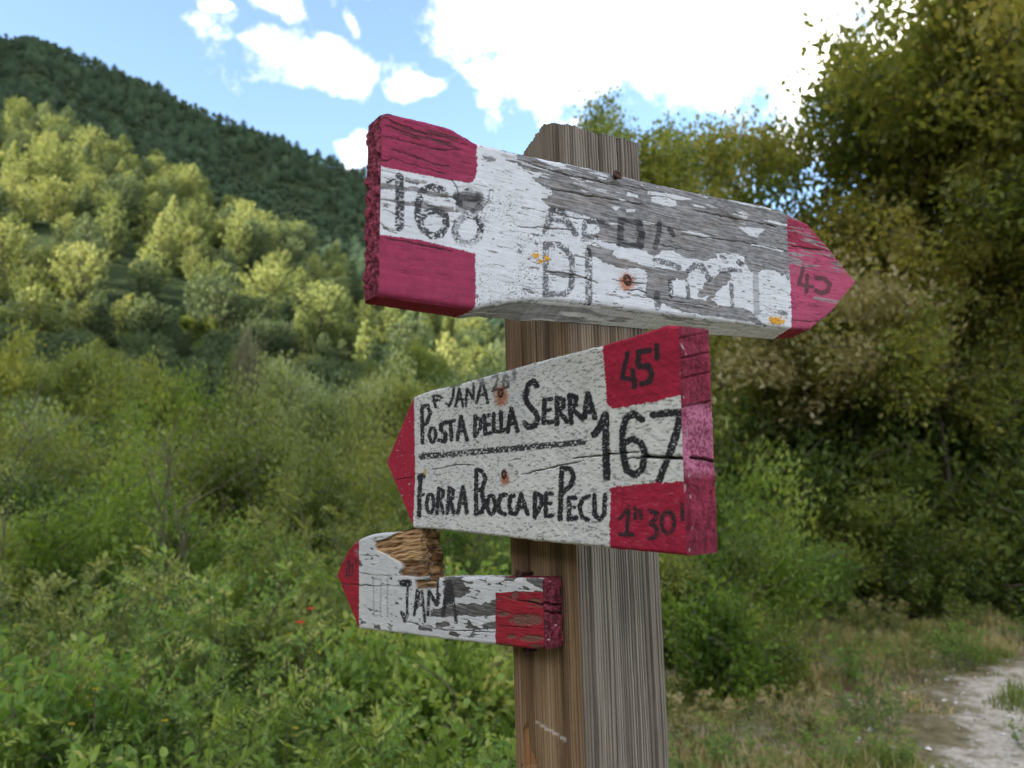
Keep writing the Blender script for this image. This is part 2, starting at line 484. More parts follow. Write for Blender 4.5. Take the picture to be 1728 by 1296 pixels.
def wood_mesh(name, P, par, R, sides=5, rmin=.0):
    V = []; Fq = []; base = 0
    ids = [i for i in range(1, len(P)) if par[i] >= 0 and R[i] > rmin]
    a = np.linspace(0, 2 * np.pi, sides, endpoint=False)
    ca, sa = np.cos(a), np.sin(a)
    A = P[par[ids]]; B = P[ids]; ra = np.minimum(R[par[ids]], R[ids] * 1.35); rb = R[ids]
    T = B - A; T /= (np.linalg.norm(T, axis=1, keepdims=True) + 1e-9)
    ref = np.where(np.abs(T[:, 2:3]) > .9, np.array([[1., 0, 0]]), np.array([[0, 0, 1.]]))
    X = np.cross(T, ref); X /= (np.linalg.norm(X, axis=1, keepdims=True) + 1e-9); Y = np.cross(T, X)
    circ = ca[None, :, None] * X[:, None, :] + sa[None, :, None] * Y[:, None, :]
    v = np.concatenate([A[:, None, :] + ra[:, None, None] * circ, B[:, None, :] + rb[:, None, None] * circ], 1)
    b = (np.arange(len(ids)) * 2 * sides)[:, None]
    j = np.arange(sides)[None, :]; j2 = (j + 1) % sides
    f = np.stack([b + j, b + j2, b + j2 + sides, b + j + sides], -1).reshape(-1, 4)
    return mesh_np(name, v.reshape(-1, 3), f, True)

def lumpy_points(n, rx, ry, rz, cz, seed, lumps=9, hollow=.35, flat=.0, loose=.62, small=1.0):
    """points through a crown made of several overlapping billows"""
    g = np.random.default_rng(seed)
    c = g.normal(size=(lumps, 3)); c /= np.linalg.norm(c, axis=1, keepdims=True)
    c *= (g.random((lumps, 1)) ** .5) * loose
    rad = g.uniform(.33, .52, lumps) * small
    k = g.integers(0, lumps, n)
    d = g.normal(size=(n, 3)); d /= np.linalg.norm(d, axis=1, keepdims=True)
    rr = (hollow + (1 - hollow) * g.random((n, 1)) ** .6)
    p = c[k] + d * rad[k][:, None] * rr
    p[:, 2] = np.where(p[:, 2] < -.55 + flat, -.55 + flat + (p[:, 2] + .55) * .3, p[:, 2])
    return p * np.array([rx, ry, rz]) + np.array([0, 0, cz])

def clump_leaves(tips, dirs, per, spread, size, seed, tintbase=None, along=.6, jitter=.25):
    g = np.random.default_rng(seed)
    n = len(tips)
    C = np.repeat(tips, per, 0); D = np.repeat(dirs, per, 0)
    s = g.random((len(C), 1))
    C = C - D * along * spread * s * 2 + np.clip(g.normal(size=C.shape), -1.5, 1.5) * spread * (.35 + .5 * (1 - s))
    T = D + g.normal(size=C.shape) * .8
    tb = (g.random(n) if tintbase is None else tintbase)
    tint = np.clip(np.repeat(tb, per) * .75 + g.random(len(C)) * .3 - .02 + g.normal(size=len(C)) * .06, 0, 1)
    sz = size * g.uniform(.65, 1.25, len(C))
    return C, T, sz, tint

def broadleaf(name, seed, rx, ry, rz, cz, n_tip, per, leaf, trunk_r=.09, spread=.20, aspect=.6, six=False, lumps=9, lean=(0, 0), r_leaf=.0028, power=.44, loose=.62, small=1.0):
    g = np.random.default_rng(seed)
    tips = lumpy_points(n_tip, rx, ry, rz, cz, seed, lumps, loose=loose, small=small)
    ht = cz - rz * .35
    k = 7
    tr = np.stack([np.linspace(0, lean[0], k) + .04 * ht * np.sin(np.linspace(0, 5, k) + seed), np.linspace(0, lean[1], k) + .03 * ht * np.cos(np.linspace(0, 4, k) + seed), np.linspace(-.15, ht, k)], 1)
    P, par, R = skeleton(tr, tips, seed, r_leaf, power)
    wood = wood_mesh(name + '_wood', P, par, R, 5)
    ctr = np.array([0, 0, cz - rz * .3])
    D = tips - ctr; D /= (np.linalg.norm(D, axis=1, keepdims=True) + 1e-9)
    D = D + np.array([0, 0, .25])
    # sprays get paler towards the top of the crown
    tb = np.clip(.5 + .9 * (np.sin(tips[:, 0] * 2.7 / rx + seed) * np.sin(tips[:, 1] * 2.9 / ry + 1.3 * seed) * np.cos(tips[:, 2] * 3.1 / rz)) * .45 + g.normal(size=len(tips)) * .17 + .22 * (tips[:, 2] - cz) / rz, 0, 1)
    C, T, sz, tint = clump_leaves(tips, D, per, spread, leaf, seed + 1, tb)
    leaves = leaf_mesh(name + '_leaves', C, T, sz, aspect, .15, tint, 1.1, six, seed + 2)
    return wood, leaves

def conifer(name, seed, H, R0, shape, n_whorl=22, per=8, needle=.42, gap=.12):
    """open mediterranean pine: irregular whorls carrying upswept needle tufts"""
    g = np.random.default_rng(seed)
    tips = []; dirs = []; paths = []
    bend = g.normal(size=2) * .03
    ax = lambda z: np.array([bend[0] * z * z / H, bend[1] * z * z / H, z])
    zs = np.linspace(H * gap, H * .97, n_whorl)
    for z in zs:
        t = (z / H - gap) / (1 - gap)
        if shape == 'cone': rad = R0 * (1 - t) ** .85 + .12
        elif shape == 'round': rad = R0 * math.sqrt(max(0, 1 - (2 * (t * .98 - .42)) ** 2 * .82)) 
        else: rad = R0 * (1 - t ** 2.4) * (.55 + .45 * min(1, t * 3))
        nb = max(3, int(per * (.6 + .6 * rad / R0)))
        a0 = g.random() * 6.28
        for b in range(nb):
            a = a0 + 6.283 * b / nb + g.normal() * .25
            L = rad * g.uniform(.6, 1.15)
            d = np.array([math.cos(a), math.sin(a), .18 + .25 * t + g.normal() * .1])
            base = ax(z)
            for s in np.linspace(.42, 1, max(2, int(L / .55))):
                for q in range(2):
                    off = g.normal(size=3) * .13 * np.array([1, 1, .6])
                    tips.append(base + d * L * s + np.array([0, 0, .22 * L * s * s]) + off); dirs.append(d + np.array([0, 0, .5]))
            paths.append((np.array([base, base + d * L * .55 + np.array([0, 0, .06 * L]), base + d * L + np.array([0, 0, .2 * L])]), np.array([.035, .022, .008]) * H / 8))
    zz = np.linspace(-.4, H * .98, 9)
    paths.insert(0, (np.array([ax(z) for z in zz]), np.linspace(.018 * H, .004 * H, 9)))
    v, f = tubes(paths, 4)
    wood = mesh_np(name + '_wood', v, f, True)
    tips = np.array(tips); dirs = np.array(dirs)
    C, T, sz, tint = clump_leaves(tips, dirs, 9, .17, needle, seed + 1, along=.3)
    tint = np.clip(tint * .7 + .3 * np.clip(tips[:, 2] / H, 0, 1).repeat(9), 0, 1)
    leaves = leaf_mesh(name + '_needles', C, T, sz, .30, .1, tint, .4, False, seed + 2)
    return wood, leaves

def feathery(name, seed, H, spread, n_stem, leaf=.035, side=9, narrow=.36):
    """weedy clump: upright stems with rows of narrow leaflets"""
    g = np.random.default_rng(seed)
    paths = []; C = []; T = []; S = []; BT = []
    for i in range(n_stem):
        a = g.random() * 6.283; r0 = g.random() ** .5 * spread * .45
        base = np.array([math.cos(a) * r0, math.sin(a) * r0, -.05])
        h = H * g.uniform(.55, 1.0); out = spread * g.uniform(.2, .75)
        tip = base + np.array([math.cos(a + g.normal() * .5) * out, math.sin(a + g.normal() * .5) * out, h])
        k = 8; q = np.linspace(0, 1, k)[:, None]
        P = base + (tip - base) * q + np.array([0, 0, 1]) * 0.12 * h * np.sin(np.pi * q)
        paths.append((P, np.linspace(.005, .0012, k) * (H / 1.2)))
        for b in range(side):
            t = g.uniform(.25, 1.0); p = base + (tip - base) * t + np.array([0, 0, .12 * h * math.sin(math.pi * t)])
            bl = g.uniform(.08, .24) * (1.15 - t * .6) * H
            d = g.normal(size=3); d[2] = abs(d[2]) * .6 + .35; d /= np.linalg.norm(d)
            nl = 12
            s = np.linspace(.1, 1, nl)[:, None]
            pts = p + d * bl * s
            sd = np.cross(d, g.normal(size=3)); sd /= np.linalg.norm(sd)
            sg = np.where(np.arange(nl) % 2, 1, -1)[:, None]
            C.append(pts + sd * sg * leaf * .45); T.append(d * .6 + sd * sg + g.normal(size=(nl, 3)) * .25); S.append(np.full(nl, leaf) * g.uniform(.7, 1.3)); BT.append(np.full(nl, g.normal() * .22))
            paths.append((np.array([p, p + d * bl]), np.array([.0018, .0007])))
    v, f = tubes(paths, 3)
    wood = mesh_np(name + '_stems', v, f, True)
    C = np.concatenate(C); T = np.concatenate(T); S = np.concatenate(S)
    tint = np.clip(.2 + .5 * C[:, 2] / H + np.concatenate(BT) + g.normal(size=len(C)) * .10, 0, 1)
    return wood, leaf_mesh(name + '_leaves', C, T, S, narrow, .1, tint, 1.0, False, seed + 1)

KINDS = {}
def kind(key, wood, leaves, fol, bark=None, parts=('trunk', 'crown')):
    bark = bark or M_BARK
    wood.materials.append(bark); 
    KINDS[key] = (wood, leaves, parts)
    return key

def plant(key, name, pos, rotz, scale, fol, label, cat, group=None, lean=(0, 0), stuff=False):
    wood, leaves, parts = KINDS[key]
    lv = leaves
    ck = (key, fol)
    if ck not in LEAFVAR:
        lv = leaves if not any(k[0] == key for k in LEAFVAR) else leaves.copy()
        lv.materials.clear(); lv.materials.append(FOL[fol]); LEAFVAR[ck] = lv
    lv = LEAFVAR[ck]
    o = obj(name, None, loc=pos, rot=(lean[0], lean[1], rotz), scale=scale if isinstance(scale, tuple) else (scale,) * 3, label=label, category=cat)
    o.empty_display_size = .3
    if group: o['group'] = group
    obj(parts[0], wood, o)
    c = obj(parts[1], lv, o)
    if stuff: c['kind'] = 'stuff'
    return o
LEAFVAR = {}

# kinds: unit sizes in metres, placed with a scale
for i in range(3):
    kind('oak%d' % i, *broadleaf('oak%d' % i, 300 + i, 2.6, 2.6, 2.5, 5.2, 430, 60, .098, spread=.23, lumps=16, loose=.70, small=.82, aspect=.62), 'oak')
for i in range(2):
    kind('slim%d' % i, *broadleaf('slim%d' % i, 320 + i, 1.7, 1.7, 3.2, 6.0, 340, 58, .095, spread=.20, lumps=16, loose=.72, small=.75, aspect=.6), 'oak')
for i in range(3):
    kind('shrub%d' % i, *broadleaf('shrub%d' % i, 340 + i, 1.1, 1.1, 1.25, .85, 170, 64, .064, spread=.16, lumps=16, loose=.80, small=.72, aspect=.5), 'bright', M_STEM, ('stems', 'foliage'))
for i in range(2):
    kind('bush%d' % i, *broadleaf('bush%d' % i, 360 + i, .55, .55, .62, .42, 130, 36, .046, spread=.085, lumps=14, loose=.85, small=.70, aspect=.62, six=True, r_leaf=.0016), 'bright', M_STEM, ('stems', 'foliage'))
for i in range(3):
    kind('willow%d' % i, *broadleaf('willow%d' % i, 380 + i, 2.3, 2.3, 2.9, 4.0, 190, 70, .21, spread=.36, lumps=20, loose=.78, small=.62, aspect=.34), 'willow')
for i in range(3):
    kind('weed%d' % i, *feathery('weed%d' % i, 400 + i, 1.3, .75, 26, .045, 13), 'weed', M_STEM, ('stems', 'foliage'))
for i, sh in enumerate(('cone', 'round', 'oval', 'round')):
    kind('pine%d' % i, *conifer('pine%d' % i, 420 + i, 9.0, (2.3, 3.6, 2.8, 3.1)[i], sh, (22, 17, 20, 16)[i], (8, 9, 8, 8)[i], .36), 'pine')
kind('parasol', *broadleaf('parasol', 437, 1.9, 1.4, 1.15, 2.85, 300, 50, .080, spread=.19, lumps=24, loose=.85, small=.55, aspect=.6), 'dry')
kind('wood0', *broadleaf('wood0', 440, 3.2, 3.2, 3.4, 4.6, 260, 14, .50, spread=.45, lumps=10, aspect=.6, r_leaf=.01), 'far')
kind('wood1', *broadleaf('wood1', 441, 2.6, 2.6, 4.2, 5.2, 240, 14, .50, spread=.45, lumps=10, aspect=.6, r_leaf=.01), 'far')

def at(px, depth, z=None):
    """point on the ground under photo column px at the given depth"""
    x = (px - 864) / F * depth
    return np.array([x, depth, float(height(x, depth)) if z is None else z])

rv = np.random.default_rng(99)
# ---------------- hillside: pines one can tell apart
PINE_LABEL = {0: 'narrow cone-shaped pine on the wooded slope under the ridge', 1: 'broad round-topped pine on the wooded slope under the ridge', 2: 'oval upright pine on the wooded slope under the ridge', 3: 'loose rounded pine on the wooded slope under the ridge'}
def hillside():
    placed = []
    n = 0; tries = 0
    while n < 270 and tries < 9000:
        tries += 1
        d = 112 + 158 * rv.random() ** .8
        px = rv.uniform(-60, 900) if rv.random() < .9 else rv.uniform(900, 1150)
        x = (px - 864) / F * d
        mind = 5.0 * (1 if d < 190 else 1.15)
        if any((x - a) ** 2 + (d - b) ** 2 < mind ** 2 for a, b in placed): continue
        placed.append((x, d)); n += 1
        k = rv.choice([0, 0, 1, 2, 2, 3])
        s = rv.uniform(.85, 1.5)
        fol = 'pine' if rv.random() < .72 else 'darkpine'
        plant('pine%d' % k, 'pine_tree', (x, d, float(height(x, d)) - .2), rv.random() * 6.28, (s * rv.uniform(.9, 1.1), s * rv.uniform(.9, 1.1), s * rv.uniform(.85, 1.15)), fol, ('tall ' if s > 1.25 else 'small ' if s < 1.0 else '') + ('yellow-green ' if fol == 'pine' else 'dull green ') + PINE_LABEL[k], 'pine', 'pines on the sunlit hillside')
    return placed
PINES = hillside()

# ---------------- shaded wood on the valley floor
def valley():
    placed = []
    labs = {'pine1': 'shaded round pine in the dark wood at the foot of the hill', 'pine3': 'shaded loose pine in the dark wood at the foot of the hill', 'willow0': 'grey-green leafy tree in the dark wood at the foot of the hill', 'oak0': 'bushy green tree in the dark wood at the foot of the hill', 'oak1': 'bushy green tree in the dark wood at the foot of the hill', 'pine0': 'shaded narrow pine in the dark wood at the foot of the hill'}
    n = 0; tries = 0
    while n < 190 and tries < 4000:
        tries += 1
        d = 46 + 80 * rv.random() ** .9; px = rv.uniform(-70, 950)
        x = (px - 864) / F * d
        if any((x - a) ** 2 + (d - b) ** 2 < 3.3 ** 2 for a, b in placed): continue
        placed.append((x, d)); n += 1
        k = rv.choice(['pine1', 'pine3', 'pine0', 'willow0', 'oak0', 'oak1'])
        s = rv.uniform(.8, 1.2) * (.95 if k[0] != 'p' else 1.0)
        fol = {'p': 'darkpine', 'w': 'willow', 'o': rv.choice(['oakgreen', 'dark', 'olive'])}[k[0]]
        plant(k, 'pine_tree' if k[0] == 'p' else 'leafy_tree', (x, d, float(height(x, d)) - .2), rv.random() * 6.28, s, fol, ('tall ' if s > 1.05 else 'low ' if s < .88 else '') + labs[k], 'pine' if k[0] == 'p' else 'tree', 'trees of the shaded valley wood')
valley()

# ---------------- far ridge: a wood that reads as one mass
def far_wood():
    g = np.random.default_rng(55)
    n = 26000
    d = np.where(g.random(n) < .82, g.uniform(330, 690, n), g.uniform(255, 335, n))
    w = g.uniform(-.80, .35, n)
    x = w * d
    ok = (g.random(n) < .35 + .8 * sstep(.35, .55, fbm(x * .02, d * .02, 210, 3))); x, d = x[ok], d[ok]
    z = height(x, d)
    P = np.stack([x, d, z - .5], 1)
    # the lit spur's own crest is thick with small trees as well
    n2 = 3200
    d2 = 150 + 125 * g.random(n2) ** .7; x2 = g.uniform(-.78, .3, n2) * d2
    P2 = np.stack([x2, d2, height(x2, d2) - 1.2], 1)
    n3 = 3000
    d3 = g.uniform(345, 680, n3); x3 = g.uniform(-.8, .3, n3) * d3
    ok = fbm(x3 * .012, d3 * .012, 209, 3) > .47; x3, d3 = x3[ok], d3[ok]
    P3 = np.stack([x3, d3, height(x3, d3) - .8], 1)
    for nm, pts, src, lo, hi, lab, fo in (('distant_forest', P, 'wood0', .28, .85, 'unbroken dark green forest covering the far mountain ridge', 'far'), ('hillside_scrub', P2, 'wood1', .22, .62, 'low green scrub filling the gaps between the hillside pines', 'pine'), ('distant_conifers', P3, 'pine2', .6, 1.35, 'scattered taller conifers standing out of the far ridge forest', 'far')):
        me = bpy.data.meshes.new(nm); me.vertices.add(len(pts)); me.vertices.foreach_set('co', pts.astype(np.float32).ravel())
        o = obj(nm, me, kind='stuff', label=lab, category={'distant_forest': 'forest', 'distant_conifers': 'conifers'}.get(nm, 'scrub'))
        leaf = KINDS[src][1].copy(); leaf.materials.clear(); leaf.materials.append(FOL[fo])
        ng = bpy.data.node_groups.new(nm, 'GeometryNodeTree')
        ng.interface.new_socket('Geometry', in_out='INPUT', socket_type='NodeSocketGeometry')
        ng.interface.new_socket('Geometry', in_out='OUTPUT', socket_type='NodeSocketGeometry')
        gi = ng.nodes.new('NodeGroupInput'); go = ng.nodes.new('NodeGroupOutput')
        ip = ng.nodes.new('GeometryNodeInstanceOnPoints')
        # the tree shape itself comes in as a small mesh object kept inside the forest
        srcobj = bpy.data.objects.new('forest_tree_shape', leaf)
        oi = ng.nodes.new('GeometryNodeObjectInfo'); oi.inputs['Object'].default_value = srcobj; oi.inputs['As Instance'].default_value = True
        rs = ng.nodes.new('FunctionNodeRandomValue'); rs.data_type = 'FLOAT'
        rs.inputs[2].default_value = lo; rs.inputs[3].default_value = hi
        rr = ng.nodes.new('FunctionNodeRandomValue'); rr.data_type = 'FLOAT_VECTOR'; rr.inputs[0].default_value = (-.08, -.08, 0); rr.inputs[1].default_value = (.08, .08, 6.283); rr.inputs['Seed'].default_value = 5
        ng.links.new(gi.outputs[0], ip.inputs['Points']); ng.links.new(oi.outputs['Geometry'], ip.inputs['Instance'])
        ng.links.new(rs.outputs[1], ip.inputs['Scale']); ng.links.new(rr.outputs[0], ip.inputs['Rotation'])
        ng.links.new(ip.outputs[0], go.inputs[0])
        md = o.modifiers.new('forest', 'NODES'); md.node_group = ng
far_wood()
# ------------------------------------------------------------------ trees and shrubs near the track
def near_right():
    T = [  # key, photo column, depth, scale, rot, foliage, label
        ('oak0', 1560, 10.8, (1.25, 1.2, 1.32), .4, 'oak', 'big oak with yellowing leaves standing over the bend of the track', 'oak_tree'),
        ('oak1', 1810, 9.2, (1.1, 1.1, 1.2), 1.9, 'oak', 'dense oak leaning over the white gravel at the end of the track', 'oak_tree'),
        ('slim0', 1105, 15.5, (1.1, 1.1, 1.12), .2, 'oakgreen', 'slim open-crowned green tree rising just behind the signpost top', 'slim_tree'),
        ('slim1', 1040, 16.5, (1.15, 1.1, 1.16), 4.1, 'oakgreen', 'green tree whose leafy top shows right behind the post top', 'slim_tree'),
        ('slim0', 1165, 14.6, (1.1, 1.1, 1.02), 3.3, 'oakgreen', 'leafy green tree between the post top and the thin-leaved tree', 'slim_tree'),
        ('slim1', 1225, 14.2, (1.0, 1.0, .96), 2.2, 'oak', 'slim thin-leaved tree between the open-crowned tree and the big oak', 'slim_tree'),
        ('oak2', 1365, 12.2, (1.05, 1.0, 1.06), 3.0, 'oak', 'middle-sized oak with brown-tinged leaves left of the big oak', 'oak_tree'),
        ('oak1', 1480, 14.5, (1.0, 1.0, .92), 4.4, 'oakgreen', 'tall green oak behind the big yellowing oak', 'oak_tree'),
        ('oak2', 1720, 13.5, (1.1, 1.1, .98), 1.1, 'oakgreen', 'tall dark oak in the second row behind the track bend', 'oak_tree'),
        ('oak2', 1690, 9.9, (.92, .9, .86), 4.0, 'oak', 'lower oak with olive leaves crowding the trunk of the big yellowing oak', 'oak_tree'),
        ('oak1', 1520, 11.8, (.95, .9, .82), 2.7, 'oak', 'rounded oak filling the gap beside the big yellowing oak', 'oak_tree'),
        ('oak0', 1215, 13.2, (.85, .85, .80), 5.0, 'oak', 'low spreading yellowish oak behind the signpost arrow tip', 'oak_tree'),
        ('oak2', 1110, 17.0, (1.0, 1.0, .80), 2.6, 'olive', 'low olive-green oak far behind the post', 'oak_tree')]
    for key, px, d, s, r, fol, lab, nm in T:
        p = at(px, d)
        plant(key, nm, p - np.array([0, 0, .1]), r, s, fol, lab, 'tree')
    # small tree with dry cream leaves under the big oak
    p = at(1440, 9.6)
    plant('parasol', 'dry_tree', p, .2, (1.12, 1.0, 1.06), 'dry', 'small tree with dry cream-brown leaves below the oaks', 'tree')
    plant('parasol', 'low_oak', at(1305, 10.6), 2.0, (.95, 1.0, 1.02), 'oak', 'low oak spray with olive leaves left of the dry cream-leaved tree', 'tree')
    plant('parasol', 'low_oak', at(1590, 9.4), 3.6, (.9, .9, .98), 'oak', 'low oak spray with olive leaves right of the dry cream-leaved tree', 'tree')
    # the wood goes on along the track beyond the bend
    for i, (px, d, k, s, fol) in enumerate([(2050, 9.5, 'oak2', 1.1, 'oak'), (2350, 10.0, 'oak0', 1.15, 'oakgreen'), (2700, 10.5, 'oak1', 1.1, 'oak'), (2150, 13, 'oak1', 1.3, 'oakgreen'), (2550, 14, 'oak2', 1.3, 'oakgreen'), (3100, 11.5, 'oak0', 1.2, 'oakgreen')]):
        plant(k, 'oak_tree', at(px, d) - np.array([0, 0, .1]), i * 1.9, s, fol, 'oak of the wood further along the track beyond the bend', 'tree', 'oaks further along the track')
    # understory
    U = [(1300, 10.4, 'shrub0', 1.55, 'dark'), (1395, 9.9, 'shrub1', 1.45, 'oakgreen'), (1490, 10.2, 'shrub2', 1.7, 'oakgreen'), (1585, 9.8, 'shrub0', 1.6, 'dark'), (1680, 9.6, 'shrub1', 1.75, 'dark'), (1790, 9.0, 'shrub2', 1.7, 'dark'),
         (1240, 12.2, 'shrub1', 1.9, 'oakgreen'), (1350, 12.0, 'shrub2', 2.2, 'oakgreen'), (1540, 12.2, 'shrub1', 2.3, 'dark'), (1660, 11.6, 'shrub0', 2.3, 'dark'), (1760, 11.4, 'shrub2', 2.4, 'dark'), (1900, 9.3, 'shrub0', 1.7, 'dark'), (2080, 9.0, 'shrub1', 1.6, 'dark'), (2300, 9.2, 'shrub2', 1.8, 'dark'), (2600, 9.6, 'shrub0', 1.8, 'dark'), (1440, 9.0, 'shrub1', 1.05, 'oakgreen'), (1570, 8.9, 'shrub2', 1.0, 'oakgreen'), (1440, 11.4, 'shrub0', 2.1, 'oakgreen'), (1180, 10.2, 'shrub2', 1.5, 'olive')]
    for i, (px, d, k, s, fol) in enumerate(U):
        lab = {'dark': ('tall ' if s > 2.0 else 'low ') + 'dark leafy shrub in the deep shade under the oaks', 'oakgreen': ('tall ' if s > 1.8 else 'low ') + 'mid-green tangled shrub at the edge of the wood', 'olive': 'olive-green shrub behind the signpost'}[fol]
        plant(k, 'understory_shrub', at(px, d) - np.array([0, 0, .1]), i * 1.3, (s, s, s * .95), fol, lab, 'shrub', 'shrubs under the oaks', stuff=True)
    # dark inner wood closing the view
    for i, (px, d, s) in enumerate([(1150, 21, 1.0), (1330, 20, 1.1), (1500, 19, 1.25), (1640, 18, 1.2), (1800, 17, 1.2), (1420, 24, 1.2), (1700, 23, 1.3), (1010, 25, .75), (1080, 30, .9)]):
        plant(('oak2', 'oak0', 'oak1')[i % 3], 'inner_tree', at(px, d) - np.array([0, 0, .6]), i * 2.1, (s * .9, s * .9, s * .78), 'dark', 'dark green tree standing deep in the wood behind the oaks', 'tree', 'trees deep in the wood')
    # bright bushes right of the post
    B = [('bush0', 1190, 5.2, .95, 'a'), ('bush1', 1262, 5.6, .72, 'b'), ('shrub1', 1165, 6.2, .72, 'c'), ('shrub0', 1230, 7.0, .92, 'd'), ('shrub2', 1330, 8.2, .62, 'e'), ('bush0', 1400, 8.3, .95, 'f'), ('bush1', 1565, 8.4, 1.0, 'g'), ('bush0', 1480, 8.8, .9, 'h'), ('bush1', 1650, 8.6, 1.1, 'i'), ('bush0', 1730, 8.3, 1.0, 'j')]
    BL = {'a': 'bright yellow-green bush right beside the lower part of the post', 'b': 'smaller plain green bush on the track side of the yellow-green one', 'c': 'plain green shrub half hidden behind the post', 'd': 'tall bright shrub rising behind the bushes beside the post', 'e': 'low grey-green shrub on the grass before the dark wood'}
    for i, (k, px, d, s, c) in enumerate(B):
        fol = {'a': 'bright', 'b': 'oakgreen', 'c': 'oakgreen', 'd': 'bright', 'e': 'weed'}.get(c, 'oakgreen')
        lab = BL.get(c, {'f': 'knee-high green bush beside the low grey-green shrub', 'g': 'knee-high green bush under the big yellowing oak', 'h': 'knee-high green bush in front of the dry cream-leaved tree', 'i': 'knee-high green bush between the big oak and the gravel', 'j': 'knee-high green bush at the foot of the dense leaning oak'}.get(c))
        plant(k, 'bush', at(px, d) - np.array([0, 0, .04]), i * .9, (s, s, s * 1.05), fol, lab, 'bush', 'bushes along the edge of the wood', stuff=True)
near_right()

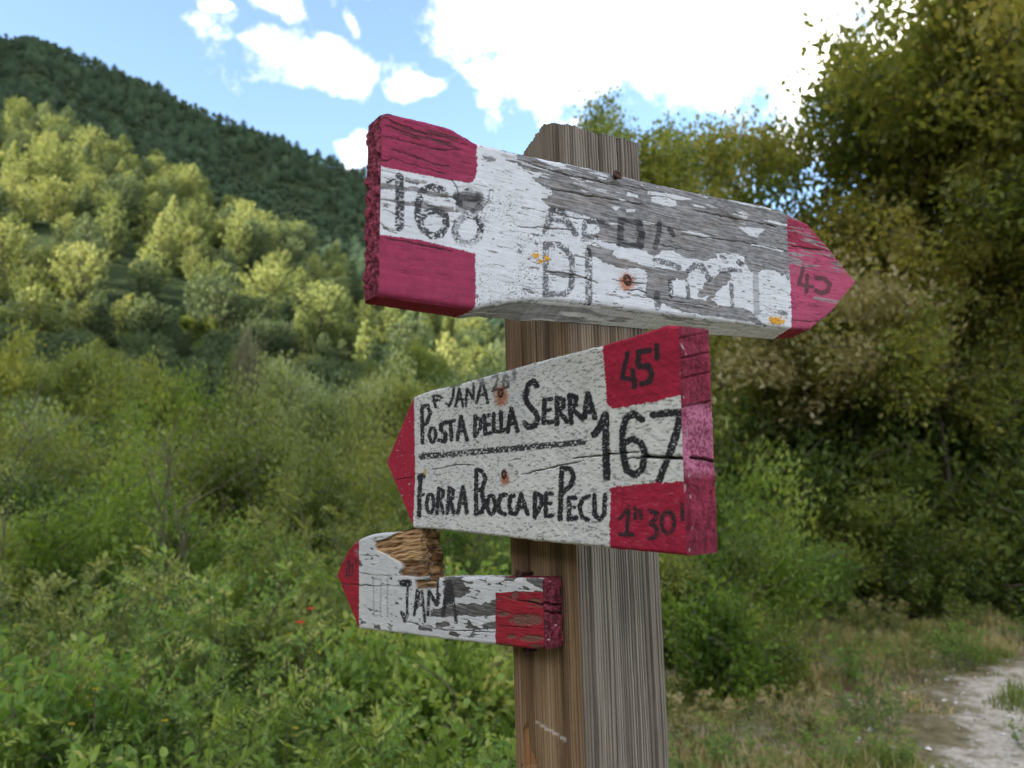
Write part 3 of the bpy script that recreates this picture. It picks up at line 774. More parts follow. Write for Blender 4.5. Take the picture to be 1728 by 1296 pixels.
# ------------------------------------------------------------------ thicket on the left
def thicket():
    g = np.random.default_rng(17)
    # trees on the bank further down
    L3 = [(60, 21, 'willow0', .95, 'willow'), (190, 24, 'willow1', .98, 'olive'), (300, 20, 'willow2', .80, 'oakgreen'), (30, 30, 'oak0', .86, 'olive'), (150, 34, 'oak1', .9, 'oakgreen'), (480, 28, 'willow1', .82, 'willow'), (560, 22, 'willow0', .82, 'willow'),
          (650, 25, 'willow2', .95, 'willow'), (740, 23, 'willow1', .88, 'olive'), (820, 27, 'willow0', 1.0, 'willow'), (700, 33, 'oak2', .92, 'oakgreen'), (900, 24, 'willow2', .85, 'olive'), (420, 36, 'oak0', .8, 'oakgreen'), (250, 40, 'willow0', 1.05, 'willow'), (600, 40, 'willow1', 1.05, 'willow'), (-30, 26, 'willow2', .9, 'oakgreen'), (960, 31, 'oak1', .9, 'olive'), (90, 42, 'oak2', .95, 'olive')]
    lab = {'willow': 'grey-green willow-like tree on the bank below the hill', 'olive': 'olive-green tree on the bank below the hill', 'oakgreen': 'plain green tree on the bank below the hill'}
    for i, (px, d, k, s, fol) in enumerate(L3):
        p = at(px, d); top = 1.5 + (813 - g.uniform(555, 640)) / F * d
        sz = (top - p[2]) / (6.3 if k[0] == 'w' else 7.0); wd = (s + sz) * .5
        plant(k, 'bank_tree', p - np.array([0, 0, .15]), i * 1.7, (wd, wd, sz), fol, ('tall ' if sz > 1.12 else 'low ' if sz < .9 else '') + lab[fol], 'tree', 'trees on the bank')
    # a dead, creeper-hung tree leaning over
    p = at(378, 30)
    plant('willow1', 'creeper_hung_tree', p, 1.0, (.42, .42, 1.30), 'reed', 'leaning dead tree hung with pale brown creeper above the bank trees', 'tree', None, (0, .20))
    # shrubs and weeds, each as tall as the gap it fills
    UNIT = {'shrub': 1.80, 'bush': .92, 'weed': 1.28}
    tone = {'olive': 'olive-brown', 'bright': 'bright green', 'willow': 'grey-green', 'weed': 'soft green', 'dark': 'dark green', 'oakgreen': 'plain green'}
    rows = [  # depth range, top in photo rows, count, kinds, foliage, where
        (13.5, 18, 615, 715, 15, ['shrub'], ['olive', 'willow', 'oakgreen', 'bright', 'olive'], 'under the bank trees'),
        (9.3, 13, 690, 800, 16, ['shrub'], ['olive', 'weed', 'oakgreen', 'bright', 'dark'], 'in the middle of the thicket'),
        (6.3, 9.0, 790, 900, 16, ['shrub', 'shrub', 'weed'], ['weed', 'olive', 'bright', 'weed', 'oakgreen'], 'on the near side of the thicket'),
        (4.2, 6.0, 890, 1010, 18, ['weed', 'shrub', 'weed', 'bush'], ['weed', 'weed', 'olive', 'bright'], 'on the bank left of the post'),
        (2.9, 4.0, 1000, 1130, 17, ['weed', 'bush', 'weed'], ['weed', 'weed', 'bright', 'olive'], 'on the bank close to the post'),
        (2.0, 2.7, 1130, 1260, 12, ['weed', 'bush'], ['weed', 'weed', 'bright'], 'at the very foot of the bank')]
    for (d0, d1, t0, t1, cnt, kinds, fols, where) in rows:
        for i in range(cnt):
            px = -110 + (i + g.uniform(.05, .95)) * 970 / cnt; d = g.uniform(d0, d1)
            k = str(g.choice(kinds)); fol = str(g.choice(fols))
            if 470 < px < 650 and d > 9: fol = 'olive'
            p = at(px, d)
            top = 1.5 + (813 - g.uniform(t0 - 15, t1 + 25)) / F * d
            s = max(.25, (top - p[2]) / UNIT[k])
            wd = s * g.uniform(.85, 1.15) if k != 'shrub' else min(s, 1.5) * g.uniform(.9, 1.2)
            nm = {'shrub': 'thicket_shrub', 'bush': 'small_bush', 'weed': 'feathery_weed'}[k]
            what = {'shrub': ('tall ' if s > 1.25 else 'low ' if s < .8 else '') + tone[fol] + ' shrub', 'bush': tone[fol] + ' small-leaved bush', 'weed': ('tall ' if s > .95 else 'short ' if s < .6 else '') + tone[fol] + ' feathery weed'}[k]
            plant('%s%d' % (k, g.integers(0, 2 if k == 'bush' else 3)), nm, p - np.array([0, 0, .05]), g.random() * 6.28, (wd, wd, s), fol, what + ' ' + where, {'shrub': 'shrub', 'bush': 'bush', 'weed': 'weed'}[k], 'plants of the thicket', stuff=True)
    # bright bush below the broken arrow
    for i, (px, d, s, k) in enumerate([(700, 2.6, .72, 'bush0'), (800, 2.5, .78, 'bush1'), (610, 3.0, .72, 'bush1'), (760, 3.3, .95, 'bush0'), (850, 3.2, .9, 'bush1'), (680, 4.0, 1.0, 'bush1')]):
        lb = ['light green bush low at the foot of the bank under the broken arrow', 'light green bush touching the post on the thicket side', 'light green bush farthest from the post below the broken arrow', 'taller light green bush behind the low ones under the broken arrow', 'light green bush just behind the post', 'light green bush in front of the feathery weeds'][i]
        plant(k, 'leafy_bush', at(px, d) - np.array([0, 0, .03]), i * 1.1 + .3, (s, s, s), 'bright', lb, 'bush', 'light green bushes below the signs', stuff=True)
thicket()

def stems_and_flowers():
    g = np.random.default_rng(31)
    # bare thin saplings standing in the weeds
    for i, (px, d, h) in enumerate([(262, 5.4, 1.9), (285, 5.9, 1.7), (330, 5.6, 1.8), (345, 6.2, 1.6), (40, 6.0, 2.3)]):
        p = at(px, d)
        k = 9; t = np.linspace(0, 1, k)
        main = np.stack([.10 * np.sin(3 * t + i) * t * h, .05 * np.cos(4 * t) * t, t * h], 1)
        paths = [(main, np.linspace(.008, .002, k))]
        for b in range(7):
            q = g.uniform(.3, .95); s = np.array([np.interp(q, t, main[:, j]) for j in range(3)])
            e = s + np.array([g.normal() * .22, g.normal() * .22, g.uniform(.2, .45)])
            paths.append((np.array([s, (s + e) / 2 + g.normal(size=3) * .02, e]), np.array([.005, .0035, .0012])))
        v, f = tubes(paths, 5)
        obj('bare_sapling', mesh_np('bare_sapling', v, f, True), mat=M_STEM, loc=p, label='thin bare brown sapling standing among the feathery weeds', category='sapling', group='bare saplings in the weeds')
    # arching dry twig over the light green bush
    p = at(760, 2.2)
    pts = np.array([(-.10, 0, .0), (-.02, 0, .18), (.08, .02, .36), (.17, .03, .46), (.26, .03, .50)])
    v, f = tubes([(pts, np.array([.006, .005, .004, .003, .0015])), (np.array([(.02, .01, .26), (-.03, .02, .38), (-.05, .02, .47)]), np.array([.003, .002, .001]))], 5)
    obj('dry_twig', mesh_np('dry_twig', v, f, True), mat=M_STEM, loc=p, label='dry brown twig arching over the light green bush', category='twig')
    def flower(name, px, py, d, r, fol, lab, grp):
        x = (px - 864) / F * d; z = 1.5 + (813 - py) / F * d * 1.0
        n = 6
        a = np.linspace(0, 6.283, n, endpoint=False)
        C = np.stack([np.cos(a) * r * .5, np.sin(a) * r * .5, 0 * a + r * .1], 1); T = np.stack([np.cos(a), np.sin(a), .35 + 0 * a], 1)
        zg = float(height(x, d))
        o = obj(name, None, loc=(x, d, zg), label=lab, category='flower', group=grp)
        hd = leaf_mesh(name, C + np.array([0, 0, z - zg]), T, r, .8, .1, g.random(n), .9, True, 3)
        obj('blossom', hd, o, FOL[fol])
        v, f = tubes([(np.array([(.02, .01, 0), (.015, 0, (z - zg) * .5), (0, 0, z - zg)]), np.array([.003, .0025, .0015]))], 4)
        obj('stem', mesh_np('flower_stem', v, f, True), o, M_STEM)
    flower('red_flower', 516, 1042, 3.5, .022, 'flower_red', 'small red flower at the edge of the weeds under the broken arrow', 'small red flowers')
    flower('red_flower', 533, 1020, 3.7, .020, 'flower_red', 'small red flower at the edge of the weeds under the broken arrow', 'small red flowers')
    for i in range(14):
        flower('yellow_flower', g.uniform(10, 560), g.uniform(1085, 1285), g.uniform(2.6, 3.6), .011, 'flower_yellow', 'tiny yellow flower among the feathery weeds', 'tiny yellow flowers')
stems_and_flowers()

# ------------------------------------------------------------------ grass and stones of the verge
def grass():
    g = np.random.default_rng(41)
    C = []; Hh = []; tint = []
    n = 95000
    y = g.uniform(1.6, 11.5, n * 2); x = g.uniform(-.6, 9.5, n * 2)
    keep = (x < y * .85 + .8) & (x > -.3 - .12 * y)
    x, y = x[keep], y[keep]
    d = track_dist(x, y) + 1.1 * (fbm(x * .9, y * .9, 211, 4) - .5)
    tuft = fbm(x * 1.7, y * 1.7, 213, 3)
    p = np.where(d > 1.7, .35 + 1.2 * sstep(.40, .62, tuft), np.where(d > .9, 1.2 * sstep(.44, .60, tuft), .9 * sstep(.54, .66, tuft)))
    k = g.random(len(x)) < p
    x, y, d, tuft = x[k], y[k], d[k], tuft[k]
    m = len(x)
    h = (.035 + .10 * sstep(.42, .7, tuft)) * g.uniform(.5, 1.5, m) * np.where(d < 1.45, .7, 1)
    a = g.random(m) * 6.283; lean = g.uniform(.1, .9, m) * h
    base = np.stack([x, y, height(x, y)], 1)
    wdt = .0028 + .003 * g.random(m)
    s = np.stack([-np.sin(a), np.cos(a), 0 * a], 1) * wdt[:, None]
    mid = base + np.stack([np.cos(a) * lean * .35, np.sin(a) * lean * .35, h * .62], 1)
    tip = base + np.stack([np.cos(a) * lean, np.sin(a) * lean, h], 1)
    v = np.stack([base - s, base + s, mid + s * .8, tip, mid - s * .8], 1)
    b = np.arange(m, dtype=np.int32)[:, None] * 5
    f4 = b + np.array([[0, 1, 2, 4]]); f3 = b + np.array([[4, 2, 3]])
    dry = fbm(x * .8, y * .8, 214, 3)
    t = np.clip(.12 + .95 * sstep(.36, .56, dry) * g.random(m) ** .7 + .2 * g.random(m), 0, 1)
    me = mesh_np('grass', v.reshape(-1, 3), [f4, f3], False, attrs={'tint': np.repeat(t, 5)})
    obj('grass', me, mat=FOL['grass'], kind='stuff', label='short half-dry grass of the verge beside the track', category='grass')

def stones():
    g = np.random.default_rng(43)
    n = 5200
    x = g.uniform(.8, 10, n * 3); y = g.uniform(1.5, 9.5, n * 3)
    d = track_dist(x, y) + 1.1 * (fbm(x * .9, y * .9, 211, 4) - .5)
    k = (g.random(len(x)) < np.interp(d, [1.0, 1.8, 2.8], [1.0, .35, .03]))
    x, y = x[k][:n], y[k][:n]; m = len(x)
    r = .006 + .02 * g.random(m) ** 3
    ico = np.array([(0, 0, 1), (.9, 0, .35), (.28, .85, .35), (-.72, .53, .35), (-.72, -.53, .35), (.28, -.85, .35), (0, 0, -.4)])
    tri = np.array([(0, 1, 2), (0, 2, 3), (0, 3, 4), (0, 4, 5), (0, 5, 1), (6, 2, 1), (6, 3, 2), (6, 4, 3), (6, 5, 4), (6, 1, 5)])
    a = g.random(m) * 6.283
    R = np.stack([np.stack([np.cos(a), -np.sin(a), 0 * a], -1), np.stack([np.sin(a), np.cos(a), 0 * a], -1), np.stack([0 * a, 0 * a, 1 + 0 * a], -1)], 1)
    v = (ico[None] * g.uniform(.6, 1.3, (m, 7, 1))) * np.stack([r * 1.2, r * .9, r * .7], 1)[:, None, :]
    v = np.einsum('nij,nkj->nki', R, v) + np.stack([x, y, height(x, y) + .012], 1)[:, None, :]
    f = (np.arange(m)[:, None, None] * 7 + tri[None]).reshape(-1, 3)
    mt, N, out = new_mat('limestone_chips')
    at_ = N.n('ShaderNodeAttribute', attribute_name='tint')
    bs = N.n('ShaderNodeBsdfPrincipled'); N.put(bs.inputs['Base Color'], N.ramp(at_.outputs['Fac'], [(0, (.26, .23, .20)), (1, (.62, .58, .54))])); bs.inputs['Roughness'].default_value = .9
    N.put(out.inputs[0], bs.outputs[0])
    obj('gravel', mesh_np('gravel', v.reshape(-1, 3), f, False, attrs={'tint': np.repeat(g.random(m), 7)}), mat=mt, kind='stuff', label='loose white limestone chips scattered over the track', category='gravel')
grass(); stones()

def verge_plants():
    g = np.random.default_rng(61)
    spots = [(1180, 4.3, .30, 'grass'), (1240, 4.0, .26, 'weed'), (1310, 4.5, .30, 'grass'), (1370, 4.1, .24, 'weed'), (1440, 4.7, .28, 'weed'), (1420, 5.6, .34, 'weed'), (1505, 5.9, .30, 'grass'), (1330, 6.2, .36, 'grass'), (1250, 6.0, .38, 'olive'), (1590, 6.3, .30, 'weed'), (1360, 7.2, .42, 'olive'), (1460, 7.4, .36, 'grass'), (1700, 4.5, .16, 'weed'), (1160, 3.6, .24, 'weed'), (1270, 3.5, .22, 'grass'), (1610, 7.4, .30, 'olive'), (1690, 7.2, .26, 'weed'), (1470, 4.1, .20, 'weed')]
    for i, (px, d, s, fol) in enumerate(spots):
        p = at(px, d)
        near = 'on the edge of the white track' if track_dist(p[0], p[1]) < 1.9 else 'in the grass between the post and the wood'
        plant('weed%d' % (i % 3), 'verge_weed', p - np.array([0, 0, .02]), g.random() * 6.28, (s * 1.15, s * 1.15, s), fol, {'grass': 'half-dry tufted', 'weed': 'fresh green', 'olive': 'olive-brown'}[fol] + (' small' if s < .3 else ' knee-high') + ' weed ' + near, 'weed', 'weeds on the verge', stuff=True)
verge_plants()
# ------------------------------------------------------------------ signpost
AX = ray(np.array([580., -9760.])); AX /= np.linalg.norm(AX)
SIDE = 0.09
A0 = CAM + ray(np.array([980., 1120.])) * 0.58            # a point of the arris nearest the camera
_al = math.radians(54.75)
RD = np.array([math.sin(_al), math.cos(_al), 0.0]); RD -= AX * (RD @ AX); RD /= np.linalg.norm(RD)
LD = np.cross(AX, RD)
NL = -RD; NR = -LD                                        # outward normals of the left and right face

def uv_of(p, P0, ud):
    X = unproj(np.asarray(p, float), P0, np.cross(ud, AX)) - A0
    return np.stack([X @ ud, X @ AX], -1)

def in_poly(x, y, poly):
    poly = np.asarray(poly, float)
    r = np.zeros(x.shape, bool)
    x0, y0 = poly[-1]
    for x1, y1 in poly:
        c = ((y1 > y) != (y0 > y))
        with np.errstate(divide='ignore', invalid='ignore'):
            r ^= c & (x < (x0 - x1) * (y - y1) / (y0 - y1 + 1e-12) + x1)
        x0, y0 = x1, y1
    return r

def seg_dist(x, y, pts, want_t=False):
    d = np.full(x.shape, 1e9)
    pts = np.asarray(pts, float)
    for (ax, ay), (bx, by) in zip(pts[:-1], pts[1:]):
        vx, vy = bx - ax, by - ay
        L = vx * vx + vy * vy + 1e-9
        t = np.clip(((x - ax) * vx + (y - ay) * vy) / L, 0, 1)
        d = np.minimum(d, np.hypot(x - ax - t * vx, y - ay - t * vy))
    return d

def ell(cx, cy, rx, ry, n=14, a0=0.0):
    a = np.linspace(0, 2 * np.pi, n + 1) + a0
    return [(cx + rx * math.sin(t), cy - ry * math.cos(t)) for t in a]

def strokes_mask(x, y, strokes, rough=None):
    """strokes: (width, points) in photo pixels; returns 0..1 coverage"""
    m = np.zeros(x.shape)
    for w, pts in strokes:
        P = np.asarray(pts, float)
        bx0, by0 = P.min(0) - w - 3; bx1, by1 = P.max(0) + w + 3
        s = (x > bx0) & (x < bx1) & (y > by0) & (y < by1)
        if not s.any(): continue
        d = seg_dist(x[s], y[s], pts)
        ww = w * 0.5 + (0 if rough is None else rough[s])
        m[s] = np.maximum(m[s], sstep(0.9, -0.9, d - ww))
    return m

def lerp(a, b, t):
    return a + (b - a) * t[..., None]

C_ = lambda *c: np.array(c, float)

def make_board(name, P0, n, ud, thick, top_px, bot_px, paint, du, skew0=0.0, skew1=0.0, rnd=0.004, nt=26, end_rough=0.0012, drop=None, dense=None):
    top = uv_of(top_px, P0, ud); bot = uv_of(bot_px, P0, ud)
    top = top[np.argsort(top[:, 0])]; bot = bot[np.argsort(bot[:, 0])]
    u0 = max(top[0, 0], bot[0, 0]); u1 = min(top[-1, 0], bot[-1, 0])
    nu = int((u1 - u0) / du) + 1
    U = np.linspace(u0, u1, nu)
    if dense is not None:
        q = np.sort(uv_of(dense[0], P0, ud)[:, 0])
        U = np.unique(np.concatenate([U, np.linspace(q[0], q[-1], dense[1])])); nu = len(U)
    vt = np.interp(U, top[:, 0], top[:, 1]); vb = np.interp(U, bot[:, 0], bot[:, 1])
    vb = np.minimum(vb, vt - 0.0012)
    # small irregularity of the sawn edges
    vt = vt + 0.0009 * (fbm(U * 260, U * 0 + 3, 5) - 0.5); vb = vb + 0.0009 * (fbm(U * 260, U * 0 + 9, 6) - 0.5)
    if dense is not None:
        inb = sstep(q[0] - .002, q[0], U) * sstep(q[-1] + .002, q[-1], U)
        vt = vt + inb * .006 * (fbm(U * 2600, U * 0 + 5, 8, 3) - .5)
    nv = int((vt - vb).max() / du) + 1
    S = np.linspace(0, 1, nv)
    H = (vt - vb)[:, None]
    def skewed(S_, shape):
        sk = skew0 * np.clip(1 - (U - u0) / 0.06, 0, 1)[:, None] + skew1 * np.clip(1 - (u1 - U) / 0.06, 0, 1)[:, None]
        return U[:, None] + sk * (S_[None, :] - 0.5)
    # front
    Vf = vt[:, None] - S[None, :] * H
    Uf = skewed(S, None) + 0 * Vf
    e = np.minimum(vt[:, None] - Vf, Vf - vb[:, None])
    r = np.minimum(rnd, H * 0.5)
    ee = np.clip(e, 0, None)
    dep = np.where(ee < r, r - np.sqrt(np.clip(r * r - (r - ee) ** 2, 0, None)), 0.0)
    jag = lambda V: 0.0 if dense is None else inb[:, None] * (.009 * (fbm(V * 190, V * 0 + 2, 7, 3) - .5) + .003 * (vnoise(V * 900, V * 0, 9) - .5))
    Uf = Uf + jag(Vf)
    Pf = P0 + Uf[..., None] * ud + Vf[..., None] * AX
    px = proj(Pf)
    col, hgt = paint(px[..., 0], px[..., 1], Uf, Vf, 'front')
    Pf = Pf + n * (hgt - dep)[..., None]
    # underside and top side
    D = np.linspace(0, 1, nt) ** 0.9
    parts_P = [Pf]; parts_C = [col]
    rr = np.minimum(rnd, (vt - vb) * 0.5)[:, None]
    dr = np.zeros(nu) if drop is None else np.interp(U, drop[0], drop[1])   # how far the underside is sawn on a slant
    for side in ('bottom', 'top'):
        depth = rr + (thick - rr) * D[None, :]
        if side == 'top': depth = depth[:, ::-1]
        V = (vb if side == 'bottom' else vt)[:, None] + 0 * depth
        Uu = U[:, None] + (skew0 * np.clip(1 - (U - u0) / 0.06, 0, 1) + skew1 * np.clip(1 - (u1 - U) / 0.06, 0, 1))[:, None] * (0.5 if side == 'bottom' else -0.5) + 0 * depth
        if side == 'top' and dense is not None: Uu = Uu + jag(V) + inb[:, None] * .006 * (fbm(V * 240, depth * 330, 10, 3) - .5) * np.sin(np.pi * np.clip(depth / thick, 0, 1))
        if side == 'bottom': V = V - dr[:, None] * np.clip((depth - rr) / (thick - rr), 0, 1)
        P = P0 + Uu[..., None] * ud + V[..., None] * AX - n * depth[..., None]
        q = proj(P)
        c, h = paint(q[..., 0], q[..., 1], Uu, depth, side)
        fade = np.sin(np.pi * np.clip((depth - rr) / (thick - rr), 0, 1)) ** 0.5
        P = P + AX * ((h * fade * (-1 if side == 'bottom' else 1))[..., None])
        if side == 'bottom':
            parts_P.append(P); parts_C.append(c)
            k = 4
            S2 = np.linspace(0, 1, k + 2)[1:-1]
            Vk = (vb - dr)[:, None] + S2[None, :] * (H + dr[:, None])
            Uk = skewed(1 - S2, None) + 0 * Vk
            Pk = P0 + Uk[..., None] * ud + Vk[..., None] * AX - n * thick
            parts_P.append(Pk); parts_C.append(np.ones(Pk.shape) * 0.22)
        else:
            parts_P.append(P); parts_C.append(c)
    G = np.concatenate(parts_P, 1); CC = np.concatenate(parts_C, 1)
    nc = G.shape[1]
    i = np.arange(nu - 1)[:, None] * nc + np.arange(nc)[None, :]
    j = np.arange(nu - 1)[:, None] * nc + (np.arange(nc)[None, :] + 1) % nc
    fq = np.stack([i, j, j + nc, i + nc], -1).reshape(-1, 4)
    verts = [G.reshape(-1, 3)]; cols = [CC.reshape(-1, 3)]; faces = [fq]; base = nu * nc
    # sawn ends: a fine grid of their own, rough like end grain
    for which, kk in (('end0', 0), ('end1', -1)):
        h_end = vt[kk] - vb[kk]
        if h_end < 0.01: m_r, m_c = 3, 6
        else: m_r, m_c = max(8, int(h_end / 0.00055)), max(8, int(thick / 0.00055))
        s = np.linspace(0, 1, m_r)[:, None]; d = np.linspace(0, 1, m_c)[None, :]
        V = vt[kk] - s * h_end + 0 * d
        Dp = d * thick + 0 * s
        # follow the rounding of the front edges
        eu = np.minimum(vt[kk] - V, V - vb[kk]); r0 = min(rnd, h_end * .5)
        dmin = np.where(eu < r0, r0 - np.sqrt(np.clip(r0 * r0 - (r0 - eu) ** 2, 0, None)), 0.0)
        Dp = dmin + (thick - dmin) * d
        sk = (skew0 if kk == 0 else skew1) * (s - 0.5)
        Uu = U[kk] + sk + 0 * V
        P = P0 + Uu[..., None] * ud + V[..., None] * AX - n * Dp[..., None]
        q = proj(P)
        c, h = paint(q[..., 0], q[..., 1], V, Dp, which)
        fade = np.clip(np.minimum.reduce([s + 0 * d, 1 - s + 0 * d, d + 0 * s, 1 - d + 0 * s]) * 14, 0, 1)
        P = P + ud * ((h * fade + end_rough * fade) * (-1 if kk == 0 else 1))[..., None]
        verts.append(P.reshape(-1, 3)); cols.append(c.reshape(-1, 3)); faces.append(grid_faces(m_r, m_c, base, flip=(kk == 0)))
        base += m_r * m_c
    if np.dot(np.cross(ud, AX), n) > 0:
        faces = [f[:, ::-1] for f in faces]
    me = mesh_np(name, np.concatenate(verts), faces, True, cols={'Col': np.clip(np.concatenate(cols), 0, 1)})
    return me

def pigment_mat(name, rough=0.62, spec=0.35, bump=0.15, scale=900.0):
    m, N, out = new_mat(name)
    at = N.n('ShaderNodeAttribute', attribute_name='Col')
    tc = N.n('ShaderNodeTexCoord')
    nz = N.noise(tc.outputs['Object'], scale, 4.0, 0.6)
    big = N.noise(tc.outputs['Object'], 25.0, 4.0, 0.6)
    mr = N.n('ShaderNodeMapRange'); mr.inputs[3].default_value = 0.86; mr.inputs[4].default_value = 1.12
    N.put(mr.inputs[0], nz)
    mr2 = N.n('ShaderNodeMapRange'); mr2.inputs[3].default_value = 0.88; mr2.inputs[4].default_value = 1.1
    N.put(mr2.inputs[0], big)
    k = N.math('MULTIPLY', mr.outputs[0], mr2.outputs[0])
    sc = N.vec('SCALE', at.outputs['Color']); N.put(sc.inputs['Scale'], k)
    b = N.n('ShaderNodeBsdfPrincipled')
    N.put(b.inputs['Base Color'], sc.outputs[0])
    b.inputs['Roughness'].default_value = rough
    b.inputs['Specular IOR Level'].default_value = spec
    bp = N.n('ShaderNodeBump'); bp.inputs['Strength'].default_value = bump; bp.inputs['Distance'].default_value = 0.0006
    N.put(bp.inputs['Height'], nz)
    N.put(b.inputs['Normal'], bp.outputs[0])
    N.put(out.inputs[0], b.outputs[0])
    return m

M_PAINT = pigment_mat('weathered_painted_wood', .78, .16, .12)
M_POST = pigment_mat('weathered_post_wood', 0.8, 0.2, 0.25, 600.0)

WHITE1 = C_(.57, .57, .60); WHITE2 = C_(.63, .625, .605); WHITE3 = C_(.58, .58, .59)
RED1 = C_(.27, .032, .078); RED2 = C_(.35, .020, .050); RED3 = C_(.30, .020, .034)
BLACK = C_(.022, .022, .026); RUST = C_(.36, .10, .02); LICHEN = C_(.55, .27, .02)

def bare_grey(u, v, seed, lo=.13, hi=.36, tint=(1.0, .985, .97)):
    g = fbm(u * 60, v * 1500, seed, 3) * 0.6 + fbm(u * 200, v * 500, seed + 9, 3) * 0.4
    g = lo + (hi - lo) * sstep(.25, .75, g)
    return g[..., None] * np.array(tint)

def crack_field(px, py, cracks, hgt, col, u, v, seed):
    for w, depth, pts in cracks:
        P = np.asarray(pts, float)
        s = (px > P[:, 0].min() - 8) & (px < P[:, 0].max() + 8) & (py > P[:, 1].min() - 12) & (py < P[:, 1].max() + 12)
        if not s.any(): continue
        jit = (fbm(px[s] * .12, py[s] * .12, seed) - .5) * 4.5
        d = seg_dist(px[s], py[s] + jit, pts)
        tt = np.clip((px[s] - P[:, 0].min()) / (np.ptp(P[:, 0]) + 1e-6), 0, 1)
        wl = w * .8 * (.25 + .75 * np.sqrt(np.clip(np.sin(np.pi * np.clip(tt, .02, .98)), 0, 1))) * (.45 + 1.1 * fbm(px[s] * .06, py[s] * 0, seed + 3, 2)) if w < 3.4 else w
        k = sstep(wl, wl * .3, d)
        hgt[s] -= depth * k
        col[s] = lerp(col[s], C_(.05, .045, .042), 0.85 * k)

# ---------------- upper board (arrow to the right)
S1_TOP = [(641, 190), (652, 187), (700, 199), (760, 214), (803, 239), (880, 258), (960, 275), (1035, 291), (1100, 307), (1200, 329), (1290, 345), (1330, 360), (1364, 377), (1395, 412), (1420, 445), (1442, 472)]
S1_BOT = [(633, 497), (700, 507), (800, 521), (835, 514), (880, 508), (940, 508), (1010, 516), (1080, 525), (1180, 538), (1260, 547), (1336, 555), (1368, 556), (1404, 527), (1442, 481)]
S1_BLACK = [
    (7, [(655, 307), (664, 301), (674, 297)]), (15, [(674, 299), (675, 340), (674, 383)]),
    (12, [(746, 320), (728, 315), (712, 322), (706, 340), (705, 367), (714, 388), (729, 398), (745, 395), (753, 380), (751, 363), (738, 355), (720, 358), (708, 370)]),
    (12, [(790, 362), (775, 350), (776, 332), (792, 322), (810, 332), (812, 348), (792, 362), (773, 372), (767, 392), (775, 408), (792, 413), (808, 402), (813, 382), (803, 366), (790, 362)]),
    (11, [(920, 391), (926, 372), (933, 354), (949, 357)]), (11, [(949, 357), (958, 376), (971, 395)]), (8, [(927, 369), (956, 375)]),
    (9, [(1020, 376), (1000, 373), (987, 374), (986, 396), (1006, 401)]), (9, [(1017, 377), (1026, 380)]),
    (11, [(1048, 372), (1047, 412)]), (9, [(1046, 371), (1078, 376)]), (12, [(1078, 376), (1083, 395), (1081, 414)]), (10, [(1045, 412), (1082, 416)]),
    (9, [(1113, 376), (1112, 394), (1106, 417)]), (8, [(1130, 386), (1137, 396)]),
    (10, [(921, 412), (921, 495)]), (10, [(921, 412), (944, 413), (957, 424), (965, 438), (966, 462), (964, 484), (955, 496), (920, 497)]),
    (12, [(993, 424), (994, 512)]),
    (11, [(1109, 496), (1110, 518)]), (10, [(1106, 440), (1125, 443), (1146, 452)]), (10, [(1163, 456), (1172, 448), (1184, 449), (1192, 462), (1197, 471)]),
    (7, [(1159, 474), (1162, 502)]), (7, [(1131, 474), (1133, 500)]), (8, [(1216, 457), (1232, 455), (1249, 457)]), (9, [(1246, 441), (1252, 446)]), (7, [(1234, 480), (1236, 516)]),
    (7, [(1218, 433), (1222, 436)]), (7, [(1329, 462), (1331, 470)]), (8, [(1318, 527), (1326, 530)])]
S1_GREYSTROKE = [(10, [(1275, 463), (1277, 528)])]
S1_45 = [(7, [(1355, 453), (1348, 480), (1371, 484)]), (7, [(1362, 464), (1361, 493)]), (8, [(1377, 469), (1391, 470), (1400, 480), (1397, 491), (1387, 495), (1377, 491)])]
S1_BARE = [
    [(808, 240), (873, 262), (873, 279), (891, 292), (900, 303), (912, 313), (928, 321), (931, 331), (914, 336), (925, 347), (921, 357), (955, 364), (984, 372), (992, 377), (1012, 379), (1013, 391), (1000, 399), (1014, 405), (1043, 412),
     (1060, 418), (1088, 422), (1102, 434), (1117, 424), (1138, 424), (1152, 432), (1164, 437), (1194, 440), (1206, 437), (1207, 429), (1222, 427), (1243, 430), (1254, 434), (1262, 448), (1271, 461), (1280, 464), (1287, 456), (1310, 456), (1322, 466),
     (1331, 458), (1345, 440), (1345, 340), (1200, 300), (1000, 250), (880, 235)],
    [(992, 413), (1035, 422), (1032, 430), (1062, 440), (1092, 449), (1131, 454), (1151, 457), (1164, 462), (1157, 472), (1130, 472), (1133, 500), (1110, 499), (1086, 497), (1091, 480), (1093, 460), (1080, 452), (1053, 454), (1019, 445), (1015, 438), (993, 428)],
    [(1086, 496), (1122, 499), (1160, 502), (1181, 505), (1204, 508), (1209, 515), (1238, 519), (1259, 522), (1274, 530), (1290, 545), (1300, 552), (1254, 541), (1206, 537), (1151, 525), (1120, 516), (1107, 507)],
    [(1201, 470), (1214, 460), (1230, 459), (1232, 472), (1225, 483), (1206, 491), (1203, 507), (1194, 507), (1194, 498), (1181, 503), (1178, 494), (1190, 480)],
    [(638, 308), (683, 314), (751, 327), (770, 331), (768, 336), (735, 331), (690, 323), (646, 321), (638, 320)],
    [(638, 333), (695, 341), (763, 351), (772, 358), (746, 358), (702, 350), (644, 338)],
    [(683, 300), (724, 307), (720, 312), (683, 308)],
    [(768, 330), (780, 336), (812, 333), (815, 350), (800, 360), (775, 352)],
    [(810, 262), (828, 265), (837, 273), (820, 272)], [(855, 266), (880, 272), (878, 277), (858, 275)],
    [(917, 458), (930, 460), (962, 463), (984, 469), (960, 470), (938, 466)]]
